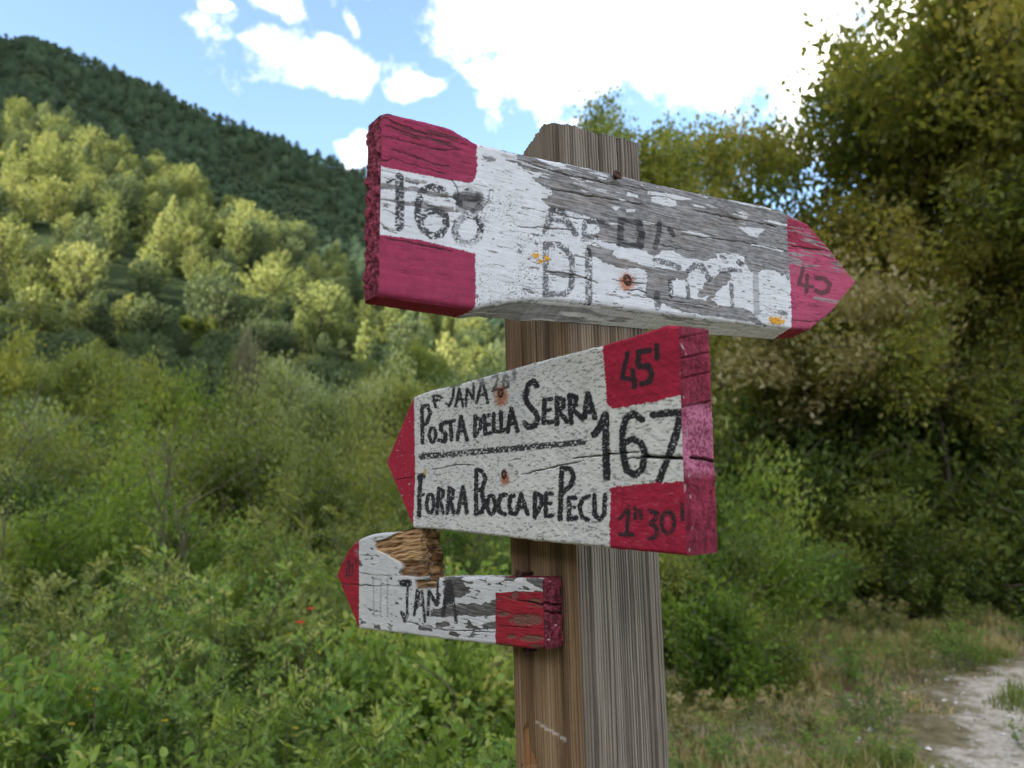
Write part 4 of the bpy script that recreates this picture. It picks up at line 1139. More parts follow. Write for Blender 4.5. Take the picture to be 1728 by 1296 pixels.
S1_FLAKE = [  # white flakes left on the bare wood
    [(1100, 333), (1112, 332), (1140, 338), (1143, 346), (1130, 349), (1112, 344), (1100, 340)], [(1245, 383), (1265, 383), (1290, 386), (1285, 395), (1279, 401), (1262, 398), (1256, 390)],
    [(1147, 388), (1170, 389), (1190, 396), (1207, 401), (1190, 401), (1170, 396)], [(1266, 409), (1290, 412), (1325, 422), (1318, 425), (1290, 417), (1268, 414)],
    [(1093, 321), (1130, 327), (1170, 337), (1150, 338), (1118, 331), (1095, 328)], [(1057, 325), (1077, 329), (1076, 334), (1058, 330)], [(1056, 352), (1073, 354), (1072, 359), (1058, 358)],
    [(937, 352), (960, 357), (1008, 370), (1008, 374), (960, 364), (938, 357)], [(1020, 374), (1046, 378), (1048, 381), (1022, 378)], [(1085, 373), (1105, 376), (1104, 380), (1086, 378)],
    [(900, 262), (930, 269), (958, 279), (945, 282), (915, 273)], [(1225, 337), (1260, 343), (1303, 352), (1300, 354), (1250, 345)], [(1288, 370), (1330, 379), (1328, 382), (1290, 374)],
    [(893, 294), (912, 297), (910, 301), (895, 299)], [(930, 265), (1000, 283), (998, 286), (935, 272)], [(1030, 347), (1046, 350), (1040, 356)]]
S1_CRACK = [
    (2.2, .0012, [(873, 383), (915, 384), (969, 388)]), (2.4, .0014, [(917, 457), (960, 461), (986, 469), (1009, 477)]), (2.2, .0014, [(1033, 472), (1060, 476), (1090, 478)]), (2.0, .001, [(1050, 491), (1078, 489), (1092, 495)]),
    (2.5, .0015, [(930, 319), (1000, 331), (1090, 345)]), (2.2, .0012, [(1150, 395), (1230, 405), (1266, 410), (1330, 424)]), (2.4, .0015, [(900, 278), (960, 296), (1060, 316)]), (2.0, .0012, [(1170, 355), (1240, 368), (1310, 382)]),
    (2.3, .0016, [(1335, 414), (1365, 420), (1402, 424)]), (1.8, .001, [(1336, 539), (1360, 543), (1385, 543)]), (2, .0012, [(648, 402), (690, 409), (770, 425)]), (2.2, .0013, [(650, 200), (680, 212), (720, 226)]),
    (2, .001, [(645, 229), (690, 240), (740, 252), (780, 252)]), (2, .001, [(660, 252), (700, 264), (735, 279), (760, 280)]), (2, .001, [(650, 212), (700, 228), (760, 243)]), (1.8, .001, [(660, 265), (690, 276), (750, 293)]), (2.4, .0014, [(640, 270), (652, 272), (660, 268)]),
    (1.6, .0008, [(640, 375), (655, 388), (670, 394)]), (1.6, .0008, [(1000, 300), (1100, 322)]), (1.5, .001, [(1060, 497), (1140, 508), (1200, 517)]), (1.6, .001, [(1140, 512), (1190, 521)]), (1.4, .0008, [(1070, 372), (1120, 382), (1180, 393)]),
    (1.8, .0012, [(1290, 377), (1310, 381)]), (1.5, .0008, [(1100, 410), (1180, 425)]), (1.6, .001, [(760, 300), (770, 316), (776, 330)]), (1.6, .001, [(826, 320), (824, 338), (812, 355)])]

def paint1(x, y, u, v, part):
    if part == 'front':
        n1 = fbm(u * 90, v * 900, 11); n2 = fbm(x * .10, y * .10, 12, 4); n3 = fbm(x * .35, y * .35, 13, 3); sp = fbm(x * .55, y * .55, 14, 2)
        jx = (fbm(x * .09, y * .16, 15, 3) - .5) * 13 + (n3 - .5) * 4; jy = (fbm(x * .07, y * .2, 16, 3) - .5) * 7 + (n3 - .5) * 3
        xj, yj = x + jx, y + jy
        bare = np.zeros(x.shape)
        for P in S1_BARE: bare = np.maximum(bare, in_poly(xj, yj, P))
        for P in S1_FLAKE: bare = np.where(in_poly(x + jx * .45, y + jy * .45, P), 0, bare)
        # loose streaks of paint still clinging to the top edge and to the raised grain
        cling = (fbm(u * 45, v * 700, 18, 3) > .66) & (fbm(x * .02, y * .03, 19) > .5)
        bare = np.where(cling & (y < 330 + (x - 1000) * .2), 0, bare)
        # small chips in the white
        chip = (fbm(u * 130, v * 900, 20, 3) > .73) & (fbm(x * .015, y * .015, 21) > .42)
        bare = np.maximum(bare, chip)
        edge = sstep(6, 0, np.abs(y - np.interp(x, [p[0] for p in S1_BOT], [p[1] for p in S1_BOT]))) * (x > 803)
        wood = bare_grey(u, v, 22, .11, .29, (1.0, .965, .985))
        brown = sstep(.55, .75, fbm(x * .02, y * .05, 23))[..., None] * .5
        wood = wood * (1 - brown) + wood * C_(1.0, .88, .78) * brown
        white = WHITE1 * (0.90 + .16 * n2 + .10 * (n1 - .5))[..., None]
        dirt = sstep(.58, .85, fbm(x * .05, y * .12, 24, 4)) * .22
        white = lerp(white, C_(.36, .35, .35) * np.ones(white.shape), dirt)
        hgt = (n1 - .5) * .00035 + (fbm(u * 30, v * 260, 25) - .5) * .0004
        hgt = hgt + bare * ((fbm(u * 70, v * 1100, 26, 3) - .55) * .0011 - .0003)
        col = np.where(bare[..., None] > .5, wood, white)
        # worn black lettering
        rough = (n3 - .5) * 3.0
        k = strokes_mask(x, y, S1_BLACK, rough)
        grit = sstep(.33, .50, fbm(u * 800, v * 1300, 27, 2) * .6 + .4 * fbm(x * .16, y * .16, 28))
        onwood = np.where(bare > .5, .55, 1.0)
        kk = k * np.where(bare > .5, .55 + .35 * sstep(.35, .6, n1), .95 * grit)
        kk = kk * (1 - .5 * sstep(.42, .55, fbm(x * .05, y * .07, 17, 3)) * (x > 758) * (x < 822))
        kk = kk * np.where((x > 860) & (bare < .5), .85, 1.0)
        specks = ((sp > .72) & (fbm(x * .02, y * .02, 29) > .5) & (x > 800) & (x < 1010) & (y > 330) & (bare < .5)) * .75
        kk = np.maximum(kk, specks)
        kk = np.maximum(kk, strokes_mask(x, y, S1_GREYSTROKE, rough) * .38 * (bare < .5))
        col = lerp(col, BLACK * np.ones(col.shape), kk)
        # red blocks
        redtl = in_poly(x + (n3 - .5) * 5, y + (n3 - .5) * 4, [(600, 150), (803, 150), (805, 290), (800, 305), (790, 309), (755, 303), (642, 281), (600, 270)])
        redbl = in_poly(x + (n3 - .5) * 4, y + (n3 - .5) * 3, [(600, 392), (642, 396), (705, 404), (760, 417), (802, 428), (803, 545), (600, 545)])
        redar = in_poly(x + (n3 - .5) * 3, y, [(1328, 330), (1330, 420), (1334, 480), (1337, 580), (1500, 580), (1500, 330)])
        rtone = ((0.74 + .42 * n2) * (.84 + .32 * fbm(u * 14, v * 260, 30, 3)))[..., None]
        worn = sstep(.50, .60, fbm(u * 40, v * 520, 31, 3)) * sstep(395, 408, y) * sstep(466, 448, y)
        worn = np.maximum(worn, sstep(.62, .68, fbm(u * 50, v * 700, 32, 3)) * .8 * (y < 400))
        worn = np.maximum(worn, (seg_dist(x, y, [(1375, 503), (1420, 511)]) < 3) * .8)
        rcol = RED1 * rtone
        rcol = np.where((x > 1300)[..., None], C_(.36, .055, .115) * rtone, rcol)
        rcol = np.where(((x > 1300) & (y < 420))[..., None], C_(.27, .022, .055) * rtone, rcol)
        rcol = np.where(((x > 1300))[..., None], lerp(rcol, wood * 1.05, worn * .85), rcol)
        rcol = lerp(rcol, C_(.045, .025, .025) * np.ones(rcol.shape), strokes_mask(x, y, S1_45, (n3 - .5) * 2) * .8)
        dk = np.maximum(sstep(.56, .64, fbm(u * 40, v * 500, 33, 3)) * (y < np.interp(x, [640, 803], [215, 275])) * (x < 803), 0) * .75
        rcol = lerp(rcol, C_(.07, .025, .03) * np.ones(rcol.shape), dk)
        red = redtl | redbl | redar
        col = np.where(red[..., None], rcol, col)
        hgt = np.where(redtl, hgt * 1.2 + .0010 * (fbm(u * 22, (v + .1 * u) * 190, 34, 3) - .5), hgt)
        hgt = np.where(redbl, hgt * .5, hgt)
        # dark knot
        kn = sstep(9, 3, seg_dist(x, y, [(770, 331), (785, 333), (800, 335), (808, 332)]))
        col = lerp(col, C_(.045, .04, .04) * np.ones(col.shape), kn * .9); hgt = hgt - kn * .0015
        arc = sstep(10, 5, np.abs(np.hypot((x - 789) * .9, (y - 336)) - 30)) * (y < 340) * (x < 830)
        hgt = hgt + arc * .0006
        # rust and lichen
        rs = sstep(17, 8, np.hypot(x - 1058, (y - 476) * .85) + (n3 - .5) * 8)
        col = lerp(col, RUST * np.ones(col.shape), rs * .85)
        for lx, ly, lr in ((903, 431, 6), (912, 441, 5), (921, 435, 5), (925, 438, 4), (1311, 541, 10), (1303, 540, 7), (1319, 543, 6)):
            lk = sstep(1.2, .6, np.hypot(x - lx, (y - ly) * 1.25) / lr + (sp - .5) * 1.4)
            col = lerp(col, LICHEN * (0.8 + .5 * sp)[..., None], lk); hgt = hgt + lk * .0004
        crack_field(x, y, S1_CRACK, hgt, col, u, v, 35)
        # fine hairline checks along the grain
        hair = sstep(.032, .0, np.abs(fbm(u * 24, v * 330, 36, 3) - .5)) * sstep(.45, .6, fbm(x * .02, y * .02, 37))
        hgt = hgt - hair * .0006; col = lerp(col, col * .45, hair * .75 * (~redbl))
        return col, hgt
    g = fbm(u * 55, v * 600, 40, 3)
    if part == 'bottom':
        wood = bare_grey(u, v, 41, .16, .34)
        paintm = sstep(.42, .5, fbm(u * 20, v * 220, 42, 3) + .25 * sstep(-.02, .12, u) - .05)
        white = C_(.56, .555, .54) * (0.9 + .2 * g)[..., None]
        col = lerp(wood, white, paintm)
        col = lerp(col, col * .4, ((fbm(u * 300, v * 900, 43, 2) > .77) & (u > 0)) * .8)
        red = (x < 797 - (v - .004) * 1600 + (g - .5) * 6) | (u > 0.262 + .0 * v)
        col = np.where(red[..., None], C_(.20, .014, .022) * (0.8 + .4 * g)[..., None], col)
        return col, (g - .5) * .0012
    if part == 'top':
        col = lerp(bare_grey(u, v, 44, .15, .36), WHITE1 * np.ones(x.shape + (3,)), sstep(.55, .6, fbm(u * 30, v * 300, 45)))
        col = np.where((u < -.104)[..., None], C_(.16, .025, .04) * np.ones(col.shape), col)
        return col, (g - .5) * .001
    r = fbm(u * 900, v * 900, 46, 3); r2 = fbm(u * 180, v * 500, 47, 3)
    col = lerp(C_(.075, .016, .026) * np.ones(x.shape + (3,)), C_(.27, .05, .085), sstep(.35, .65, .6 * r + .4 * r2))
    return col, (r2 - .5) * .006 + (r - .5) * .0016

# ---------------- middle board (arrow to the left)
S2_TOP = [(1141, 551), (1119, 549), (1100, 556), (1060, 569), (1017, 582), (940, 601), (860, 623), (770, 649), (725, 659), (698, 669), (653, 777)]
S2_BOT = [(1171, 939), (1100, 932), (1030, 926), (990, 921), (900, 913), (857, 907), (793, 900), (742, 894), (698, 891), (653, 783)]
S2_BLACK = [
    (4, [(735, 687), (731, 668), (736, 667), (745, 671)]), (4, [(731, 676), (741, 675)]),
    (5, [(760, 652), (776, 648)]), (4, [(766, 652), (764, 671), (758, 685), (753, 681)]), (4, [(769, 685), (775, 656), (781, 685)]), (4, [(771, 674), (780, 674)]), (4, [(786, 685), (788, 656), (799, 674), (799, 649)]),
    (5, [(804, 679), (814, 641), (823, 679)]), (5, [(808, 667), (820, 665)]), (3.5, [(831, 637), (838, 633), (840, 640), (836, 652), (831, 659), (840, 657)]), (4, [(857, 637), (851, 634), (850, 642), (857, 645), (857, 652), (849, 656), (850, 645)]), (5, [(867, 623), (868, 639)]),
    (6, [(712, 688), (713, 747)]), (6, [(712, 686), (721, 684), (726, 696), (721, 712), (712, 720)]), (5.5, ell(730, 734, 5.5, 12)), (6.5, [(751, 713), (744, 717), (744, 724), (752, 734), (751, 745), (741, 743)]), (6, [(754, 713), (767, 710)]), (6, [(760, 711), (762, 742)]),
    (6, [(772, 742), (778, 703), (788, 742)]), (5, [(775, 727), (785, 727)]), (6.5, [(802, 703), (801, 736)]), (6, [(802, 703), (811, 708), (811, 722), (802, 734)]),
    (6.5, [(817, 702), (819, 733)]), (6, [(817, 702), (826, 701)]), (6, [(818, 718), (825, 716)]), (6, [(819, 733), (828, 730)]), (6, [(833, 699), (833, 728), (842, 729)]), (6.5, [(845, 695), (846, 727), (854, 724)]),
    (7, [(857, 728), (863, 690), (873, 727)]), (6, [(860, 716), (870, 714)]),
    (9, [(906, 651), (900, 643), (892, 649), (886, 668), (891, 683), (903, 695), (908, 706), (903, 718), (892, 721), (886, 714)]),
    (8, [(919, 675), (917, 713)]), (7, [(919, 675), (930, 673)]), (7, [(919, 693), (928, 691)]), (8, [(917, 713), (933, 712)]),
    (8, [(940, 672), (940, 716)]), (8, [(940, 672), (951, 675), (951, 686), (940, 693)]), (8, [(943, 694), (957, 711)]), (8, [(961, 667), (964, 713)]), (8, [(961, 667), (972, 670), (971, 684), (964, 690)]), (8, [(967, 691), (983, 707)]),
    (9, [(986, 705), (992, 664), (1004, 705)]), (8, [(988, 695), (1001, 695)]),
    (12, [(1003, 733), (1012, 720), (1022, 700), (1022, 752), (1024, 806)]),
    (11, [(1083, 708), (1070, 698), (1056, 706), (1050, 728), (1051, 763), (1057, 793), (1071, 802), (1084, 791), (1088, 764), (1082, 748), (1067, 741), (1052, 748)]),
    (12, [(1102, 700), (1128, 697), (1148, 696)]), (13, [(1149, 697), (1144, 722), (1132, 760)]), (11, [(1132, 760), (1117, 798), (1112, 812)]),
    (7, [(710, 804), (708, 832), (707, 870)]), (10, [(709, 806), (713, 803)]), (5, [(708, 838), (715, 834)]), (5.5, ell(726, 850, 6, 16)), (6, [(741, 825), (737, 866)]), (5.5, [(741, 824), (748, 828), (747, 838), (740, 844)]), (5, [(743, 844), (748, 866)]),
    (6, [(758, 825), (755, 866)]), (6, [(758, 823), (765, 828), (764, 840), (757, 845)]), (6, [(760, 845), (766, 866)]), (6.5, [(773, 865), (781, 822), (788, 865)]), (5.5, [(776, 850), (786, 850)]),
    (7, [(804, 794), (803, 866)]), (6.5, [(804, 793), (813, 795), (819, 807), (814, 824), (804, 829)]), (7, [(813, 830), (817, 848), (814, 864), (803, 867)]), (6.5, ell(829, 852, 6.5, 16)), (7, [(853, 835), (845, 836), (841, 850), (843, 864), (852, 868)]), (7, [(867, 836), (861, 839), (859, 853), (862, 866), (870, 868)]),
    (7, [(872, 865), (879, 834), (890, 867)]), (6, [(876, 856), (887, 856)]), (7, [(903, 832), (902, 873)]), (7, [(903, 832), (913, 837), (914, 851), (903, 870)]), (7, [(921, 833), (921, 871)]), (7, [(921, 833), (931, 833)]), (6, [(923, 850), (929, 849)]), (7, [(921, 871), (932, 870)]),
    (8, [(948, 790), (945, 876)]), (8, [(948, 790), (962, 791), (968, 804), (963, 820), (949, 831)]), (7, [(960, 840), (960, 876)]), (7, [(960, 840), (971, 840)]), (6, [(960, 857), (969, 856)]), (8, [(960, 876), (973, 874)]), (7, [(994, 837), (984, 841), (978, 854), (982, 873), (992, 877)]), (7.5, [(1003, 836), (1003, 867), (1012, 877), (1020, 867), (1021, 835)])]
S2_LINE = [(9, [(711, 770), (760, 767), (830, 760), (900, 754), (984, 746)])]
S2_RED_BLACK = [
    (8, [(1059, 595), (1050, 638), (1072, 641)]), (9, [(1068, 625), (1071, 653)]), (10, [(1096, 591), (1077, 594), (1077, 617)]), (10, [(1078, 619), (1093, 617), (1100, 630), (1096, 644), (1083, 648)]), (9, [(1108, 583), (1109, 605)]),
    (7, [(1046, 875), (1054, 866), (1061, 855), (1058, 902)]), (8, [(1046, 902), (1067, 902)]), (6, [(1071, 856), (1072, 875)]), (7, [(1072, 862), (1081, 862), (1082, 874)]), (8, [(1096, 862), (1108, 865), (1106, 876), (1098, 884), (1109, 891), (1108, 905), (1096, 909)]), (8, ell(1127, 882, 11, 18)), (8, [(1151, 851), (1152, 876)])]
S2_CRACK = [(3.6, .005, [(1230, 786), (1200, 776), (1165, 774), (1123, 772), (1090, 771)]), (2.2, .003, [(1092, 771), (1058, 774)]), (2.2, .0025, [(965, 774), (1021, 768), (1060, 764), (1078, 762)]),
    (1.7, .0018, [(880, 801), (913, 793), (963, 782), (985, 778)]), (1.2, .001, [(728, 792), (770, 785), (800, 786)]), (1.4, .0012, [(668, 811), (699, 804)]), (1.1, .001, [(850, 780), (880, 774)])]
S2_RED_TR = [(1016, 500), (1017, 590), (1021, 640), (1025, 684), (1034, 690), (1070, 684), (1109, 676), (1156, 665), (1300, 640), (1300, 500)]
S2_RED_BR = [(1030, 823), (1060, 819), (1105, 815), (1169, 811), (1300, 800), (1300, 980), (1028, 980)]

def paint2(x, y, u, v, part):
    if part == 'front':
        n1 = fbm(u * 260, v * 1000, 51, 3); n2 = fbm(x * .06, y * .06, 52, 4); n3 = fbm(x * .4, y * .4, 53, 3)
        # rough-sawn: slanting saw marks and torn fibres
        saw = fbm((v * .82 - u * .57) * 420, (u * .82 + v * .57) * 26, 54, 2)
        hgt = (saw - .5) * .0004 + (n1 - .5) * .00028 + (fbm(u * 700, v * 900, 55, 2) - .5) * .0001
        pit = sstep(.52, .68, n1 * .65 + .35 * fbm(u * 420, v * 1300, 56, 2))
        pit = pit * (.55 + .45 * sstep(.3, .6, saw))
        white = WHITE2 * (0.92 + .14 * n2)[..., None]
        col = lerp(white, C_(.11, .11, .105) * np.ones(white.shape), pit * .75)
        hgt = hgt - pit * .00025
        rough = (n3 - .5) * 3.2
        k = strokes_mask(x, y, S2_BLACK, rough + .45)
        grit = 1 - .65 * sstep(.68, .84, fbm(u * 500, v * 1500, 57, 2))
        faint = 1 - .35 * sstep(660, 640, y) * (x < 880)
        col = lerp(col, BLACK * np.ones(col.shape), k * grit * faint)
        kl = strokes_mask(x, y, S2_LINE, rough + .8) * sstep(.74, .56, fbm(u * 400, v * 900, 58, 2)) * .95
        col = lerp(col, BLACK * np.ones(col.shape), kl)
        jx = (n3 - .5) * 6; jy = (fbm(x * .22, y * .22, 59, 2) - .5) * 6
        tr = in_poly(x + jx, y + jy, S2_RED_TR); br = in_poly(x + jx, y + jy, S2_RED_BR)
        ar = x < np.interp(y, [660, 700, 800, 890], [698, 699, 700.5, 697]) + (n3 - .5) * 2
        red = tr | br | ar
        rc = RED2 * ((0.74 + .42 * n2) * (.82 + .36 * fbm(u * 18, v * 300, 50, 3)))[..., None]
        rc = np.where(ar[..., None], C_(.36, .022, .05) * (0.9 + .2 * n2)[..., None], rc)
        rc = lerp(rc, rc * .45, pit * .45)
        rc = lerp(rc, C_(.5, .09, .14) * np.ones(rc.shape), sstep(.6, .8, fbm(u * 260, v * 900, 60, 3)) * br * .5)
        rc = lerp(rc, BLACK * np.ones(rc.shape), strokes_mask(x, y, S2_RED_BLACK, rough) * np.where(y > 760, 1 - .5 * sstep(.6, .72, fbm(u * 300, v * 1700, 61, 2)), 1.0) * .95)
        rc = lerp(rc, C_(.6, .55, .55) * np.ones(rc.shape), ar * (fbm(x * .45, y * .45, 62, 1) > .93) * .8)
        col = np.where(red[..., None], rc, col)
        # red wrapping round from the sawn end, with bare flecks on the arris
        ed = np.interp(y, [552, 608, 660, 690, 752, 813, 938], [1141, 1148, 1155, 1161, 1165, 1169, 1171]) - x
        fl = (ed < 6) & (fbm(x * .12, y * .12, 63, 3) > .66) & (y > 800)
        col = np.where(fl[..., None], C_(.30, .29, .28) * np.ones(col.shape), col)
        # rust
        for sx, sy, rx, ry in ((846, 666, 13, 19), (852, 805, 9, 13)):
            rs = sstep(1.25, .45, np.hypot((x - sx) / rx, (y - sy - 3) / ry) + (n3 - .5) * .6)
            col = lerp(col, RUST * np.ones(col.shape), rs * .85)
        lk = sstep(1.2, .5, np.hypot((x - 717) / 3, (y - 796) / 7)); col = lerp(col, C_(.55, .33, .08) * np.ones(col.shape), lk * .8)
        crack_field(x, y, S2_CRACK, hgt, col, u, v, 64)
        return col, hgt
    r = fbm(u * 900, v * 900, 66, 3); r2 = fbm(u * 120, v * 500, 67, 3)
    if part in ('end0', 'end1'):
        # u carries the height, v the depth here: saw cuts run across the thickness
        ridge = fbm(u * 95 + v * 5, v * 18, 68, 2)
        pink = sstep(676, 690, y) * sstep(812, 790, y)
        col = lerp(C_(.085, .009, .018) * np.ones(x.shape + (3,)), C_(.25, .024, .055), sstep(.2, .8, .4 * r + .6 * r2))
        pk = lerp(C_(.17, .026, .060) * np.ones(x.shape + (3,)), C_(.36, .12, .19), sstep(.35, .65, .6 * r + .4 * fbm(u * 60, v * 60, 69)))
        col = lerp(col, pk, pink)
        col = lerp(col, C_(.45, .42, .42) * np.ones(col.shape), (fbm(u * 160, v * 400, 70, 2) > .80) * (v < .005) * .55)
        hgt = (ridge - .5) * .0045 + (r - .5) * .0014
        cr = sstep(3.5, 1.0, seg_dist(x, y, [(1165, 772), (1190, 775), (1225, 785)]))
        hgt = hgt - cr * .004; col = lerp(col, C_(.03, .012, .015) * np.ones(col.shape), cr)
        for yy in (566, 600, 634, 683):
            c2 = sstep(2.4, .6, np.abs(y - yy + (x - 1170) * .22)); hgt = hgt - c2 * .0018; col = lerp(col, col * .5, c2 * .6)
        return col, hgt
    col = lerp(bare_grey(u, v, 71, .15, .34), WHITE2 * np.ones(x.shape + (3,)), sstep(.5, .6, r2))
    col = np.where((u < -.071)[..., None] | (u > .209)[..., None], C_(.16, .012, .02) * np.ones(col.shape), col)
    return col, (r2 - .5) * .0012

# ---------------- lower board, broken
S3_TOP = [(569, 968), (575, 952), (586, 931), (597, 916), (608, 909), (625, 902), (646, 899), (676, 897), (696, 891), (711, 892), (713.5, 900), (717, 925), (719, 945), (721, 975), (725, 979), (737, 979), (738.5, 975), (754, 974), (800, 974), (848, 975), (919, 976)]
S3_BOT = [(569, 974), (605, 1061), (640, 1065), (688, 1071), (740, 1078), (790, 1084), (836, 1089), (880, 1094), (912, 1096), (919, 1096)]
S3_BROWN = [(633, 913), (650, 909), (696, 885), (713, 888), (728, 934), (722, 953), (722, 973), (700, 975), (690, 973), (673, 971), (676, 959), (674, 949), (666, 946), (656, 939), (646, 934), (633, 928)]
S3_NOTCH = [(699, 979), (737, 976), (737, 993), (702, 994)]
S3_BARE = [
    [(749, 970), (777, 970), (782, 988), (797, 993), (786, 1005), (768, 1009), (763, 1020), (752, 1018), (748, 1000)],
    [(745, 1026), (768, 1021), (796, 1018), (812, 1022), (823, 1018), (838, 1012), (838, 1040), (802, 1040), (789, 1039), (747, 1041), (724, 1042), (726, 1030)],
    [(734, 1050), (757, 1050), (759, 1058), (741, 1060), (733, 1056)], [(787, 1046), (800, 1055), (812, 1060), (818, 1053), (838, 1049), (838, 1062), (800, 1062), (785, 1060)], [(800, 1064), (806, 1072), (795, 1075), (790, 1073)],
    [(705, 1057), (728, 1060), (728, 1066), (707, 1064)], [(848, 970), (868, 972), (866, 982), (850, 981)], [(884, 976), (917, 976), (917, 995), (905, 990), (890, 982)], [(606, 944), (612, 950), (609, 957), (604, 956)], [(606, 1043), (617, 1052), (608, 1056)], [(629, 1053), (641, 1056), (639, 1063), (630, 1060)], [(760, 1066), (778, 1070), (775, 1075), (758, 1072)], [(735, 1000), (742, 1002), (740, 1022), (733, 1024)]]
S3_BLACK = [
    (13, [(680, 984), (689, 984)]), (4.5, [(688, 988), (687, 1012), (687, 1036)]), (8, [(680, 1037), (683, 1043)]), (5, [(677, 1033), (683, 1049), (688, 1036)]),
    (5, [(704, 994), (699, 1038)]), (5, [(712, 997), (717, 1049)]), (8, [(706, 1000), (702, 1025)]), (6, [(702, 1020), (713, 1021)]),
    (5.5, [(724, 998), (722, 1038)]), (7, [(725, 1000), (732, 1012), (737, 1020)]), (4.5, [(739, 978), (738, 1014)]),
    (7, [(755, 982), (752, 1008), (747, 1038)]), (6, [(759, 981), (765, 1015), (770, 1050)]), (12, [(757, 990), (757, 1012)]), (6, [(752, 1018), (765, 1018)])]
S3_FAINT = [(2.5, [(630, 978), (631, 1039), (642, 1038), (643, 978), (631, 976)]), (2.5, [(654, 975), (654, 1040)])]
S3_RED_BLACK = [(2.6, [(585, 950), (590, 946), (588, 958), (584, 962)]), (2.6, [(590, 948), (589, 970), (584, 972), (585, 964)]), (2.6, [(595, 952), (594, 971), (590, 972)]), (2.6, [(595, 953), (591, 955)]), (2.4, [(600, 941), (601, 951)])]
S3_CRACK = [(2.6, .003, [(872, 1012), (900, 1018), (922, 1022), (950, 1028)]), (1.6, .001, [(560, 985), (620, 988), (690, 989)]), (1.6, .0012, [(680, 1049), (720, 1058), (760, 1064), (836, 1066)]), (1.2, .0008, [(606, 938), (640, 937)]), (1.3, .0008, [(606, 968), (650, 972), (672, 972)]), (1.4, .001, [(840, 1057), (900, 1058)])]

